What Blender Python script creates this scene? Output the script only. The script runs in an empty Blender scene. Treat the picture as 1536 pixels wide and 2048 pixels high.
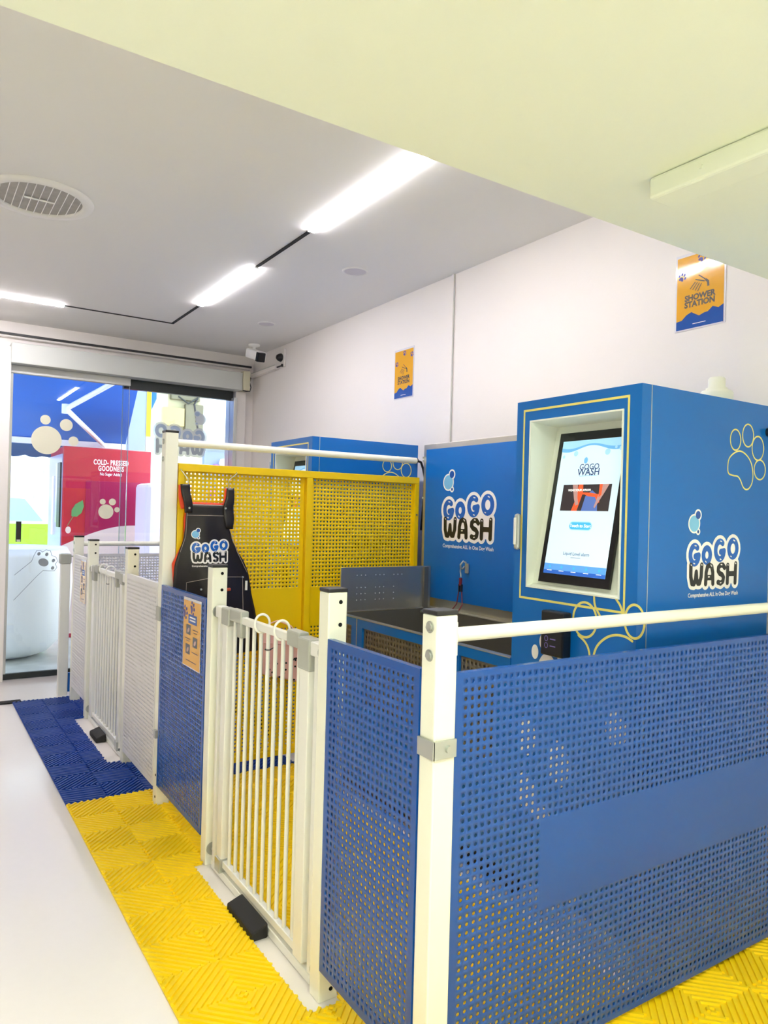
import bpy, math, random
import numpy as np
from mathutils import Vector, Matrix
random.seed(4)
SC = bpy.context.scene
COL = SC.collection
PI = math.pi

# ------------------------------------------------------------------ camera
R = Matrix(((0.8375327, -0.0234822, -0.5458824),
            (-0.5457571, 0.0120135, -0.8378573),
            (0.0262327, 0.9996521, -0.0027538)))
cd = bpy.data.cameras.new('camera'); cam = bpy.data.objects.new('camera', cd); COL.objects.link(cam)
cd.sensor_fit = 'VERTICAL'; cd.sensor_height = 36.0; cd.lens = 36.0 * 1464.6 / 2048.0
cd.clip_start = 0.02; cd.clip_end = 200
cam.matrix_world = Matrix.Translation((0, 0, 1.5)) @ R.to_4x4()
SC.camera = cam
# ------------------------------------------------------------------ view, world, lights
vs = SC.view_settings
vs.view_transform = 'Standard'; vs.look = 'None'; vs.gamma = 1.0; vs.use_curve_mapping = False
vs.exposure = 2.17
SC.cycles.max_bounces = 10; SC.cycles.diffuse_bounces = 6; SC.cycles.transparent_max_bounces = 24
SC.cycles.sample_clamp_indirect = 6.0; SC.cycles.caustics_reflective = False; SC.cycles.caustics_refractive = False
LED_E = 23.0        # emission of the linear ceiling bars
FILL_E = 7.8       # emission of the added fill panels, out of view
SKY_E = 1.35
w = bpy.data.worlds.new('sky'); SC.world = w; w.use_nodes = True
nt = w.node_tree; bg = nt.nodes['Background']
sky = nt.nodes.new('ShaderNodeTexSky'); sky.sky_type = 'HOSEK_WILKIE'; sky.turbidity = 6
sky.sun_direction = (0.2, 0.6, 0.75)
mx = nt.nodes.new('ShaderNodeMixRGB'); mx.inputs[0].default_value = 0.75
mx.inputs[2].default_value = (0.86, 0.94, 1.0, 1)
nt.links.new(sky.outputs[0], mx.inputs[1]); nt.links.new(mx.outputs[0], bg.inputs[0])
bg.inputs[1].default_value = SKY_E
sd = bpy.data.lights.new('sun', 'SUN'); sun = bpy.data.objects.new('sun', sd); COL.objects.link(sun)
sd.energy = 1.0; sd.angle = math.radians(6); sun.rotation_euler = (math.radians(-35), math.radians(18), 0)

# ------------------------------------------------------------------ materials
def lin(c):
    if isinstance(c, str):
        c = [int(c[i:i+2], 16) / 255 for i in (0, 2, 4)]
    return tuple(x / 12.92 if x <= .04045 else ((x + .055) / 1.055) ** 2.4 for x in c) + (1,)
MATS = {}
def mat(n, c, rough=.5, metal=0., emit=0., spec=.5, bump=0., bscale=40., noise=0., nscale=6., coat=0., trans=0., alpha=1.):
    m = bpy.data.materials.new(n); m.use_nodes = True; MATS[n] = m
    t = m.node_tree; b = t.nodes['Principled BSDF']
    col = lin(c)
    b.inputs['Base Color'].default_value = col; b.inputs['Roughness'].default_value = rough
    b.inputs['Metallic'].default_value = metal; b.inputs['Specular IOR Level'].default_value = spec
    b.inputs['Coat Weight'].default_value = coat; b.inputs['Transmission Weight'].default_value = trans
    b.inputs['Alpha'].default_value = alpha
    if emit:
        b.inputs['Emission Color'].default_value = col; b.inputs['Emission Strength'].default_value = emit
    if bump or noise:
        tc = t.nodes.new('ShaderNodeTexCoord')
    if bump:
        nz = t.nodes.new('ShaderNodeTexNoise'); nz.inputs['Scale'].default_value = bscale; nz.inputs['Detail'].default_value = 4
        bp = t.nodes.new('ShaderNodeBump'); bp.inputs['Strength'].default_value = bump; bp.inputs['Distance'].default_value = .01
        t.links.new(tc.outputs['Object'], nz.inputs['Vector']); t.links.new(nz.outputs[0], bp.inputs['Height']); t.links.new(bp.outputs[0], b.inputs['Normal'])
    if noise:
        nz = t.nodes.new('ShaderNodeTexNoise'); nz.inputs['Scale'].default_value = nscale; nz.inputs['Detail'].default_value = 5
        mr = t.nodes.new('ShaderNodeMapRange'); mr.inputs[3].default_value = 1 - noise; mr.inputs[4].default_value = 1 + noise * .3
        mm = t.nodes.new('ShaderNodeMixRGB'); mm.blend_type = 'MULTIPLY'; mm.inputs[0].default_value = 1; mm.inputs[1].default_value = col
        t.links.new(tc.outputs['Object'], nz.inputs['Vector']); t.links.new(nz.outputs[0], mr.inputs[0]); t.links.new(mr.outputs[0], mm.inputs[2]); t.links.new(mm.outputs[0], b.inputs['Base Color'])
    return m
mat('wall_paint', 'f1ecea', .6, bump=.12, bscale=22, noise=.02, nscale=3)
mat('ceiling_paint', 'ecebe8', .7, bump=.05, bscale=8)
mat('soffit_paint', 'f2f8e6', .65, bump=.10, bscale=10)
mat('floor_epoxy', 'f4eeee', .16, spec=.5, noise=.02, nscale=30)
mat('trim_grey', 'c9cac6', .5)
mat('black_rubber', '1c1c1e', .7)
mat('yellow_tile', 'ffda10', .42, bump=.1, bscale=60)
mat('blue_tile', '10409f', .38, bump=.1, bscale=60)
mat('blue_metal', '0a6ac2', .3, spec=.4)
mat('blue_sheet', '0a4fa8', .24, spec=.5, coat=.15, noise=.06, nscale=4)
mat('yellow_metal', 'f2cc08', .32, spec=.5)
mat('white_sheet', 'e9e8ea', .3)
mat('post_white', 'f7f7ea', .32, spec=.5)
mat('gate_white', 'f4f4f0', .3)
mat('gate_grey', 'b2b4ae', .4)
mat('cap_black', '26262b', .45)
mat('hole_black', '08080a', .9)
mat('zinc', 'c4c8c4', .3, metal=.8)
mat('steel', 'bdbab2', .3, metal=.82)
mat('steel_dark', '827d74', .36, metal=.6)
mat('white', 'ffffff', .4)
mat('logo_white', 'fbf7f7', .35)
mat('logo_blue', '1463c4', .3)
mat('logo_navy', '0e4fa8', .3)
mat('logo_sky', '7cc0ec', .3)
mat('logo_black', '17191c', .3)
mat('outline_yellow', 'efe07c', .4)
mat('cream', 'f3f1dc', .4)
mat('recess_white', 'eef2e8', .35)
mat('black_gloss', '0b0c0f', .12)
mat('black_plastic', '141418', .35)
mat('purple_icon', '8a78c8', .4)
mat('poster_yellow', 'e8ab30', .08, spec=.7, bump=.25, bscale=3)
mat('poster_edge', 'e6e4ee', .1)
mat('poster_blue', '1450a8', .1, spec=.7, bump=.2, bscale=3)
mat('poster_ink', '2a2220', .4)
mat('poster_violet', '40388c', .4)
mat('photo_grey', '6d6f78', .5, noise=.4, nscale=60)
mat('photo_hand', 'd9b9b4', .5)
mat('leather', '231d20', .34, spec=.5, bump=.35, bscale=9, noise=.25, nscale=7)
mat('orange_cloth', 'f2502c', .7)
mat('stitch', 'b9aaa4', .6)
mat('tan_label', 'c05038', .5)
mat('pink_cloth', 'e9b4ae', .6)
mat('leash_red', '7c1d2c', .6)
mat('led', 'fffafd', .4, emit=LED_E)
mat('fill_panel', 'f9ffe6', .4, emit=FILL_E)
mat('screen_bg', 'c6e4f8', .2, emit=0.161)
mat('screen_wave', '9fd2f5', .2, emit=0.135)
mat('screen_wave2', '6fb4ec', .2, emit=0.116)
mat('screen_btn', '49b2ee', .2, emit=0.131)
mat('screen_bar', '5a9be6', .2, emit=0.122)
mat('screen_bar2', '2c62c4', .2, emit=0.112)
mat('screen_ink', '334c80', .2, emit=0.056)
mat('screen_dark', '3a3236', .2, emit=0.075)
mat('screen_orange', 'f05a30', .2, emit=0.131)
mat('screen_blue', '5570b8', .2, emit=0.131)
mat('screen_skin', 'b88f8c', .2, emit=0.112)
mat('screen_white', 'ffffff', .2, emit=0.178)
mat('sticker_cream', 'e6e3cd', .5)
mat('frost', 'd3dbe6', .6, alpha=.72)
mat('frost_blue', 'a3b6d8', .6, alpha=.8)
mat('frost_grey', '9ea6b8', .6, alpha=.8)
mat('line_grey', '8d939a', .6)
mat('paw_grey', '8f979d', .6)
mat('alu', 'cfd2d0', .3, metal=.7)
mat('frame_dark', '1d2626', .4)
mat('shutter', 'c9ccc8', .45)
mat('beige', 'cfcbb0', .5)
mat('downlight_grey', 'd2ced4', .5)
mat('vent_grey', 'b5b2ae', .7, noise=.3, nscale=20)
mat('awning', '1766d0', .7, noise=.12, nscale=2)
mat('awning_dark', '204a80', .7)
mat('machine_red', 'c2243c', .25, noise=.08, nscale=3)
mat('machine_crimson', 'ab1c4c', .22)
mat('machine_side', 'a79fc4', .3)
mat('machine_wave', 'efd9cf', .3)
mat('leaf_green', '5f9a5f', .4)
mat('van_green', '9be63a', .3)
mat('van_white', 'eefcff', .3)
mat('van_glass', '9dbfc9', .1)
mat('paving', 'c6cbc7', .35, noise=.6, nscale=4)
mat('road', '9a9c9c', .8)
mat('concrete', 'cfcda8', .8, noise=.3, nscale=5)
mat('column_grey', '8f9dc0', .6)
mat('yellow_stripe', 'fff200', .5)
mat('outer_white', 'eaf6fa', .6)
mat('curtain', 'e8dcf4', .7)
mat('flower_pink', 'ff2fd0', .6)
mat('card_tan', 'c9b878', .6)
mat('meter_dark', '77735a', .5, noise=.3, nscale=12)
mat('goods_purple', '9a62c8', .5)
# clear glass: mostly see-through with a fresnel reflection
def glassmat(n, tint):
    m = bpy.data.materials.new(n); m.use_nodes = True; MATS[n] = m; t = m.node_tree
    for x in list(t.nodes): t.nodes.remove(x)
    o = t.nodes.new('ShaderNodeOutputMaterial'); mix = t.nodes.new('ShaderNodeMixShader'); f = t.nodes.new('ShaderNodeFresnel')
    tr = t.nodes.new('ShaderNodeBsdfTransparent'); gl = t.nodes.new('ShaderNodeBsdfGlossy')
    f.inputs[0].default_value = 1.5; tr.inputs[0].default_value = tint; gl.inputs['Roughness'].default_value = 0.0
    t.links.new(f.outputs[0], mix.inputs[0]); t.links.new(tr.outputs[0], mix.inputs[1]); t.links.new(gl.outputs[0], mix.inputs[2]); t.links.new(mix.outputs[0], o.inputs[0])
glassmat('glass', (.93, .96, .96, 1))
mat('glass_edge', 'b9cbd0', .2, alpha=.5)

# ------------------------------------------------------------------ mesh helpers
def link(name, me, parent=None):
    o = bpy.data.objects.new(name, me); COL.objects.link(o)
    if parent: o.parent = parent
    return o
def thing(name, label, cat, loc=(0, 0, 0), group=None):
    o = bpy.data.objects.new(name, None); COL.objects.link(o); o.location = loc
    o.empty_display_size = .05
    return tag(o, label, cat, group)
def tag(o, label, cat, group=None):
    o['label'] = label; o['category'] = cat
    if group: o['group'] = group
    return o
def struct(o):
    o['kind'] = 'structure'; return o
class MB:
    """collects shapes, in world coordinates, into one mesh"""
    def __init__(s): s.v = []; s.f = []; s.m = []; s.sm = []; s.mats = []
    def mi(s, m):
        if m not in s.mats: s.mats.append(m)
        return s.mats.index(m)
    def add(s, vs, fs, m, smooth=False):
        b = len(s.v); s.v += [tuple(p) for p in vs]; k = s.mi(m)
        for f in fs: s.f.append(tuple(i + b for i in f)); s.m.append(k); s.sm.append(smooth)
        return s
    def box(s, x0, x1, y0, y1, z0, z1, m, rot=None):
        vs = [(x, y, z) for x in (x0, x1) for y in (y0, y1) for z in (z0, z1)]
        fs = [(0, 1, 3, 2), (4, 6, 7, 5), (0, 4, 5, 1), (2, 3, 7, 6), (0, 2, 6, 4), (1, 5, 7, 3)]
        if rot:
            c = Vector(((x0+x1)/2, (y0+y1)/2, (z0+z1)/2)); M = rot
            vs = [c + M @ (Vector(p) - c) for p in vs]
        return s.add(vs, fs, m)
    def hexa(s, ps, m):
        return s.add(ps, [(0, 1, 3, 2), (4, 6, 7, 5), (0, 4, 5, 1), (2, 3, 7, 6), (0, 2, 6, 4), (1, 5, 7, 3)], m)
    def cyl(s, a, b, r, m, n=16, r2=None, caps=True):
        a = Vector(a); b = Vector(b); d = (b - a).normalized(); r2 = r if r2 is None else r2
        u = d.orthogonal().normalized(); w_ = d.cross(u)
        vs = []
        for p, rr in ((a, r), (b, r2)):
            vs += [p + (u * math.cos(2*PI*i/n) + w_ * math.sin(2*PI*i/n)) * rr for i in range(n)]
        s.add(vs, [(i, (i+1) % n, n + (i+1) % n, n + i) for i in range(n)], m, True)
        if caps: s.add(vs, [tuple(reversed(range(n))), tuple(range(n, 2*n))], m)
        return s
    def tube(s, pts, r, m, n=8, closed=False):
        pts = [Vector(p) for p in pts]; N = len(pts); vs = []; prev = None
        for i, p in enumerate(pts):
            if closed: d = (pts[(i+1) % N] - pts[i-1])
            else: d = pts[min(i+1, N-1)] - pts[max(i-1, 0)]
            d.normalize()
            u = d.orthogonal().normalized() if prev is None else (prev - d * prev.dot(d)).normalized()
            prev = u; w_ = d.cross(u)
            vs += [p + (u * math.cos(2*PI*k/n) + w_ * math.sin(2*PI*k/n)) * r for k in range(n)]
        L = N if closed else N - 1
        fs = [(i*n + k, i*n + (k+1) % n, ((i+1) % N)*n + (k+1) % n, ((i+1) % N)*n + k) for i in range(L) for k in range(n)]
        s.add(vs, fs, m, True)
        if not closed: s.add(vs, [tuple(reversed(range(n))), tuple(range((N-1)*n, N*n))], m)
        return s
    def lathe(s, c, prof, m, n=32, axis='Z', sx=1., sy=1.):
        vs = []; P = len(prof)
        for (r, z) in prof:
            for k in range(n):
                a = 2*PI*k/n; p = (r*math.cos(a)*sx, r*math.sin(a)*sy, z)
                if axis == 'X': p = (p[2], p[0], p[1])
                if axis == 'Y': p = (p[0], p[2], p[1])
                vs.append((c[0]+p[0], c[1]+p[1], c[2]+p[2]))
        return s.add(vs, [(i*n+k, i*n+(k+1) % n, (i+1)*n+(k+1) % n, (i+1)*n+k) for i in range(P-1) for k in range(n)], m, True)
    def build(s, name, parent=None, bevel=0., off=(0, 0, 0)):
        me = bpy.data.meshes.new(name)
        o0 = Vector((0, 0, 0))
        if parent is not None:
            p = parent
            while p is not None: o0 += p.location; p = p.parent
        vs = [(v[0]-o0[0]+off[0], v[1]-o0[1]+off[1], v[2]-o0[2]+off[2]) for v in s.v]
        # thing that is one mesh: put its origin at the base
        loc = None
        if parent is None and vs:
            a = np.array(vs); loc = ((a[:, 0].min()+a[:, 0].max())/2, (a[:, 1].min()+a[:, 1].max())/2, a[:, 2].min())
            vs = (a - np.array(loc)).tolist()
        me.from_pydata(vs, [], s.f)
        for m in s.mats: me.materials.append(MATS[m])
        me.polygons.foreach_set('material_index', s.m); me.polygons.foreach_set('use_smooth', s.sm); me.update()
        o = link(name, me, parent)
        if loc: o.location = loc
        if bevel:
            b = o.modifiers.new('bevel', 'BEVEL'); b.width = bevel; b.segments = 2; b.limit_method = 'ANGLE'; b.angle_limit = math.radians(40)
        return o
def copy_tree(o, parent=None, label=None):
    c = o.copy(); COL.objects.link(c); c.parent = parent
    for ch in list(o.children): copy_tree(ch, c)
    if label: c['label'] = label
    return c
_txt = {}
def text_tris(body, size, bold=0., align='CENTER', spacing=1.):
    key = (body, size, bold, align, spacing)
    if key in _txt: return _txt[key]
    cu = bpy.data.curves.new('t', 'FONT'); cu.body = body; cu.size = size; cu.align_x = align; cu.align_y = 'CENTER'
    cu.offset = bold; cu.resolution_u = 3; cu.space_character = spacing
    o = bpy.data.objects.new('t', cu); COL.objects.link(o)
    dg = bpy.context.evaluated_depsgraph_get(); me = bpy.data.meshes.new_from_object(o.evaluated_get(dg))
    r = ([(v.co.x, v.co.y) for v in me.vertices], [tuple(p.vertices) for p in me.polygons])
    bpy.data.objects.remove(o); bpy.data.curves.remove(cu); bpy.data.meshes.remove(me)
    _txt[key] = r; return r
class Decal:
    """flat printed shapes on a plane: o + x*u + y*v, layers stacked along n"""
    def __init__(s, o, u, v, n, base=.0006):
        s.o = Vector(o); s.u = Vector(u); s.v = Vector(v); s.n = Vector(n); s.mb = MB(); s.base = base; s.k = 0; s.maxrun = 10**6
    def _p(s, x, y, l): return s.o + s.u * x + s.v * y + s.n * (s.base + l * .0003 + (s.k % 30) * .000008)
    def poly(s, pts, m, l=0, step=True):
        if step: s.k += 1
        s.mb.add([s._p(x, y, l) for x, y in pts], [tuple(range(len(pts)))], m); return s
    def rect(s, x0, x1, y0, y1, m, l=0): return s.poly([(x0, y0), (x1, y0), (x1, y1), (x0, y1)], m, l)
    def disc(s, x, y, r, m, l=0, n=28, ry=None, rot=0.):
        ry = r if ry is None else ry; c, d = math.cos(rot), math.sin(rot)
        return s.poly([(x + r*math.cos(2*PI*k/n)*c - ry*math.sin(2*PI*k/n)*d, y + r*math.cos(2*PI*k/n)*d + ry*math.sin(2*PI*k/n)*c) for k in range(n)], m, l)
    def stroke(s, pts, wd, m, l=0, closed=False, caps=True):
        P = [pts[0]]
        for p in pts[1:]:
            if math.hypot(p[0]-P[-1][0], p[1]-P[-1][1]) > 1e-6: P.append(p)
        if closed and math.hypot(P[0][0]-P[-1][0], P[0][1]-P[-1][1]) < 1e-6: P.pop()
        N = len(P); h = wd/2; Lf = []; Rt = []
        if N < 2: return s
        for i in range(N):
            a = P[i-1] if (i or closed) else None; b = P[(i+1) % N] if (i < N-1 or closed) else None
            def nn(p, q):
                dx, dy = q[0]-p[0], q[1]-p[1]; L = math.hypot(dx, dy); return (-dy/L, dx/L)
            ns = [nn(a, P[i])] if a else []
            if b: ns.append(nn(P[i], b))
            if len(ns) == 2:
                mx_, my_ = ns[0][0]+ns[1][0], ns[0][1]+ns[1][1]; q = max(.35, (mx_*mx_+my_*my_)/2); n = (mx_/q, my_/q)
            else: n = ns[0]
            Lf.append((P[i][0]+n[0]*h, P[i][1]+n[1]*h)); Rt.append((P[i][0]-n[0]*h, P[i][1]-n[1]*h))
        s.k += 1
        vs = [s._p(x, y, l) for x, y in Lf + Rt]
        fs = [(i, N+i, N+(i+1) % N, (i+1) % N) for i in range(N if closed else N-1)]
        if caps and not closed:
            for (c, q, e) in ((P[0], P[1], 0), (P[-1], P[-2], N-1)):
                t0 = math.atan2(c[1]-q[1], c[0]-q[0]); b0 = len(vs)
                ring = [(c[0]+h*math.cos(t0+PI/2-PI*k/10), c[1]+h*math.sin(t0+PI/2-PI*k/10)) for k in range(11)]
                vs += [s._p(x, y, l) for x, y in ring]; fs.append(tuple(range(b0, b0+11)))
        s.mb.add(vs, fs, m); return s
    def region(s, strokes, discs, m, l, cell, polys=()):
        """union of round strokes and discs as one flat shape with a smooth outline"""
        xs = [p[0] for st, w_ in strokes for p in st] + [a for a, b, r in discs]; ys_ = [p[1] for st, w_ in strokes for p in st] + [b for a, b, r in discs]
        pad = max([w_/2 for st, w_ in strokes] + [r for a, b, r in discs]) + 2*cell
        gx = np.arange(min(xs)-pad, max(xs)+pad, cell); gy = np.arange(min(ys_)-pad, max(ys_)+pad, cell)
        GX, GY = np.meshgrid(gx, gy); F = np.full(GX.shape, 1e3)
        for st, w_ in strokes:
            for a, b in zip(st, st[1:]):
                dx, dy = b[0]-a[0], b[1]-a[1]; q = dx*dx+dy*dy + 1e-12
                t = np.clip(((GX-a[0])*dx + (GY-a[1])*dy)/q, 0, 1)
                F = np.minimum(F, np.hypot(GX-a[0]-t*dx, GY-a[1]-t*dy) - w_/2)
        for a, b, r in discs: F = np.minimum(F, np.hypot(GX-a, GY-b) - r)
        for pl in polys:
            ins = np.zeros(F.shape, bool)
            for (x0, y0), (x1, y1) in zip(pl, pl[1:] + pl[:1]):
                c = ((y0 > GY) != (y1 > GY)); xi = (x1-x0)*(GY-y0)/((y1-y0) if y1 != y0 else 1e-9) + x0; ins ^= c & (GX < xi)
            F = np.where(ins, np.minimum(F, -cell), F)
        I = F < 0; s.k += 1
        for j in range(len(gy)-1):
            i = 0; full = I[j, :-1] & I[j, 1:] & I[j+1, :-1] & I[j+1, 1:]; anyc = I[j, :-1] | I[j, 1:] | I[j+1, :-1] | I[j+1, 1:]
            while i < len(gx)-1:
                if full[i]:
                    k = i
                    while k < len(gx)-1 and full[k] and k-i < s.maxrun: k += 1
                    s.poly([(gx[i], gy[j]), (gx[k], gy[j]), (gx[k], gy[j+1]), (gx[i], gy[j+1])], m, l, False); i = k; continue
                if anyc[i]:
                    cs = [(gx[i], gy[j], F[j, i]), (gx[i+1], gy[j], F[j, i+1]), (gx[i+1], gy[j+1], F[j+1, i+1]), (gx[i], gy[j+1], F[j+1, i])]; out = []
                    for (p, q) in zip(cs, cs[1:] + cs[:1]):
                        if p[2] < 0: out.append(p[:2])
                        if (p[2] < 0) != (q[2] < 0): t = p[2]/(p[2]-q[2]); out.append((p[0]+(q[0]-p[0])*t, p[1]+(q[1]-p[1])*t))
                    if len(out) > 2: s.poly(out, m, l, False)
                i += 1
        return s
    def text(s, body, x, y, size, m, l=0, bold=0., align='CENTER', spacing=1., sx=1.):
        vs, fs = text_tris(body, size, bold, align, spacing)
        s.mb.add([s._p(x + a*sx, y + b, l) for a, b in vs], fs, m); return s
    def build(s, name, parent=None): return s.mb.build(name, parent)
def smooth(P, closed=False, k=5):
    Q = []; N = len(P)
    for i in range(N if closed else N-1):
        g = (lambda j: P[j % N]) if closed else (lambda j: P[max(0, min(N-1, j))])
        p0, p1, p2, p3 = g(i-1), g(i), g(i+1), g(i+2)
        for q in range(k):
            t = q/k; Q.append(tuple(.5*(2*p1[a] + (p2[a]-p0[a])*t + (2*p0[a]-5*p1[a]+4*p2[a]-p3[a])*t*t + (3*p1[a]-p0[a]-3*p2[a]+p3[a])*t**3) for a in (0, 1)))
    return Q if closed else Q + [P[-1]]
def arc(cx, cy, rx, ry, a0, a1, n=14):
    return [(cx + rx*math.cos(math.radians(a0 + (a1-a0)*i/n)), cy + ry*math.sin(math.radians(a0 + (a1-a0)*i/n))) for i in range(n+1)]
def logo(d, x, y, W, style='full'):
    """the shop lettering; x,y = lower left of the tag line, W = width"""
    wh, bl, nv, sk, bk = ('logo_white', 'logo_blue', 'logo_navy', 'logo_sky', 'logo_black') if style != 'frost' else ('frost', 'frost_blue', 'frost_blue', 'frost', 'frost_grey')
    T = lambda pts: [(x + a*W, y + b*W) for a, b in pts]
    g1 = T(arc(.137, .457, .075, .095, 52, 330, 16) + [(.212, .45), (.150, .44)])
    o1 = T(arc(.357, .452, .062, .075, 0, 345, 18))
    g2 = T(arc(.597, .503, .080, .098, 52, 330, 16) + [(.676, .495), (.612, .485)])
    o2 = T(arc(.845, .52, .078, .092, 0, 348, 18))
    ww = T([(.075, .345), (.078, .22), (.10, .15), (.135, .145), (.160, .19), (.172, .27), (.182, .19), (.205, .15), (.235, .15), (.262, .22), (.268, .345)])
    a_ = T([(.345, .14), (.350, .26), (.372, .325), (.412, .342), (.452, .325), (.472, .26), (.478, .14)])
    a2 = T([(.352, .205), (.475, .205)])
    s_ = T([(.690, .310), (.660, .338), (.612, .338), (.575, .312), (.572, .275), (.600, .248), (.650, .230), (.676, .200), (.665, .158), (.625, .138), (.575, .150)])
    h1 = T([(.752, .335), (.750, .14)]); h2 = T([(.905, .350), (.900, .14)]); h3 = T([(.752, .24), (.902, .24)])
    wb, wg = .058*W, .066*W; ow = .075*W; cl = .0085*W
    big = (g1, o1, g2, o2); sm = (ww, a_, a2, s_, h1, h2, h3)
    bb = [(.118, .79, .087), (.183, .884, .046), (.19, .705, .020)]
    d.region([(p, wg+ow) for p in big] + [(p, wb+ow) for p in sm], [], wh, 0, cl, [T([(.06, .13), (.93, .13), (.93, .36), (.90, .56), (.52, .52), (.1, .47), (.06, .36)])])
    d.region([], [(x + a*W, y + b*W, (r + .017)*W) for a, b, r in bb], wh, 0, cl)
    d.disc(x + .118*W, y + .79*W, .087*W, sk, 1); d.disc(x + .183*W, y + .884*W, .044*W, nv, 2); d.disc(x + .19*W, y + .705*W, .018*W, nv, 1)
    d.region([(p, wg) for p in big], [], bl, 1, cl); d.region([(p, wb) for p in sm], [], bk, 2, cl)
    if style != 'frost':
        for (a, b, c, e) in ((.135, .556, .16, .552), (.60, .605, .625, .600), (.85, .616, .875, .606), (.12, .365, .14, .36), (.33, .385, .345, .375), (.60, .405, .62, .40), (.80, .435, .815, .43),
                             (.075, .35, .085, .343), (.262, .348, .272, .345), (.43, .343, .447, .330), (.62, .345, .64, .343), (.75, .340, .758, .337), (.895, .356, .906, .352), (.39, .213, .41, .213), (.615, .142, .63, .145)):
            d.stroke(T([(a, b), (c, e)]), .014*W, wh, 3)
        d.text('Comprehensive ALL In One Dog Wash', x + .5*W, y + .02*W, .062*W, wh, 0, bold=.0013*W, sx=.93)
    return d
def paw(d, x, y, r, m, l=0, rot=0., outline=None):
    """four toes and a pad"""
    c, s_ = math.cos(rot), math.sin(rot)
    def T(a, b): return (x + (a*c - b*s_)*r, y + (a*s_ + b*c)*r)
    toes = [(-.95, .30, .26, .40), (-.35, .95, .28, .44), (.40, .95, .28, .44), (.98, .30, .26, .40)]
    pad = [(0, .35), (.35, .22), (.62, -.15), (.70, -.5), (.45, -.72), (0, -.58), (-.45, -.72), (-.70, -.5), (-.62, -.15), (-.35, .22)]
    for a, b, rx, ry in toes:
        p = T(a, b)
        if outline:
            pts = [(p[0] + rx*r*math.cos(t)*c - ry*r*math.sin(t)*s_, p[1] + rx*r*math.cos(t)*s_ + ry*r*math.sin(t)*c) for t in [2*PI*k/24 for k in range(24)]]
            d.stroke(pts, outline, m, l, closed=True, caps=False)
        else: d.disc(p[0], p[1], rx*r, m, l, ry=ry*r, rot=rot)
    P = [T(a, b) for a, b in pad]
    Q = []
    for i in range(len(P)):
        p0, p1, p2, p3 = P[i-1], P[i], P[(i+1) % len(P)], P[(i+2) % len(P)]
        for t in (0, .25, .5, .75):
            Q.append(tuple(.5*((2*p1[k]) + (-p0[k]+p2[k])*t + (2*p0[k]-5*p1[k]+4*p2[k]-p3[k])*t*t + (-p0[k]+3*p1[k]-3*p2[k]+p3[k])*t**3) for k in (0, 1)))
    if outline: d.stroke(Q, outline, m, l, closed=True)
    else: d.poly(Q, m, l)
    return d
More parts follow.
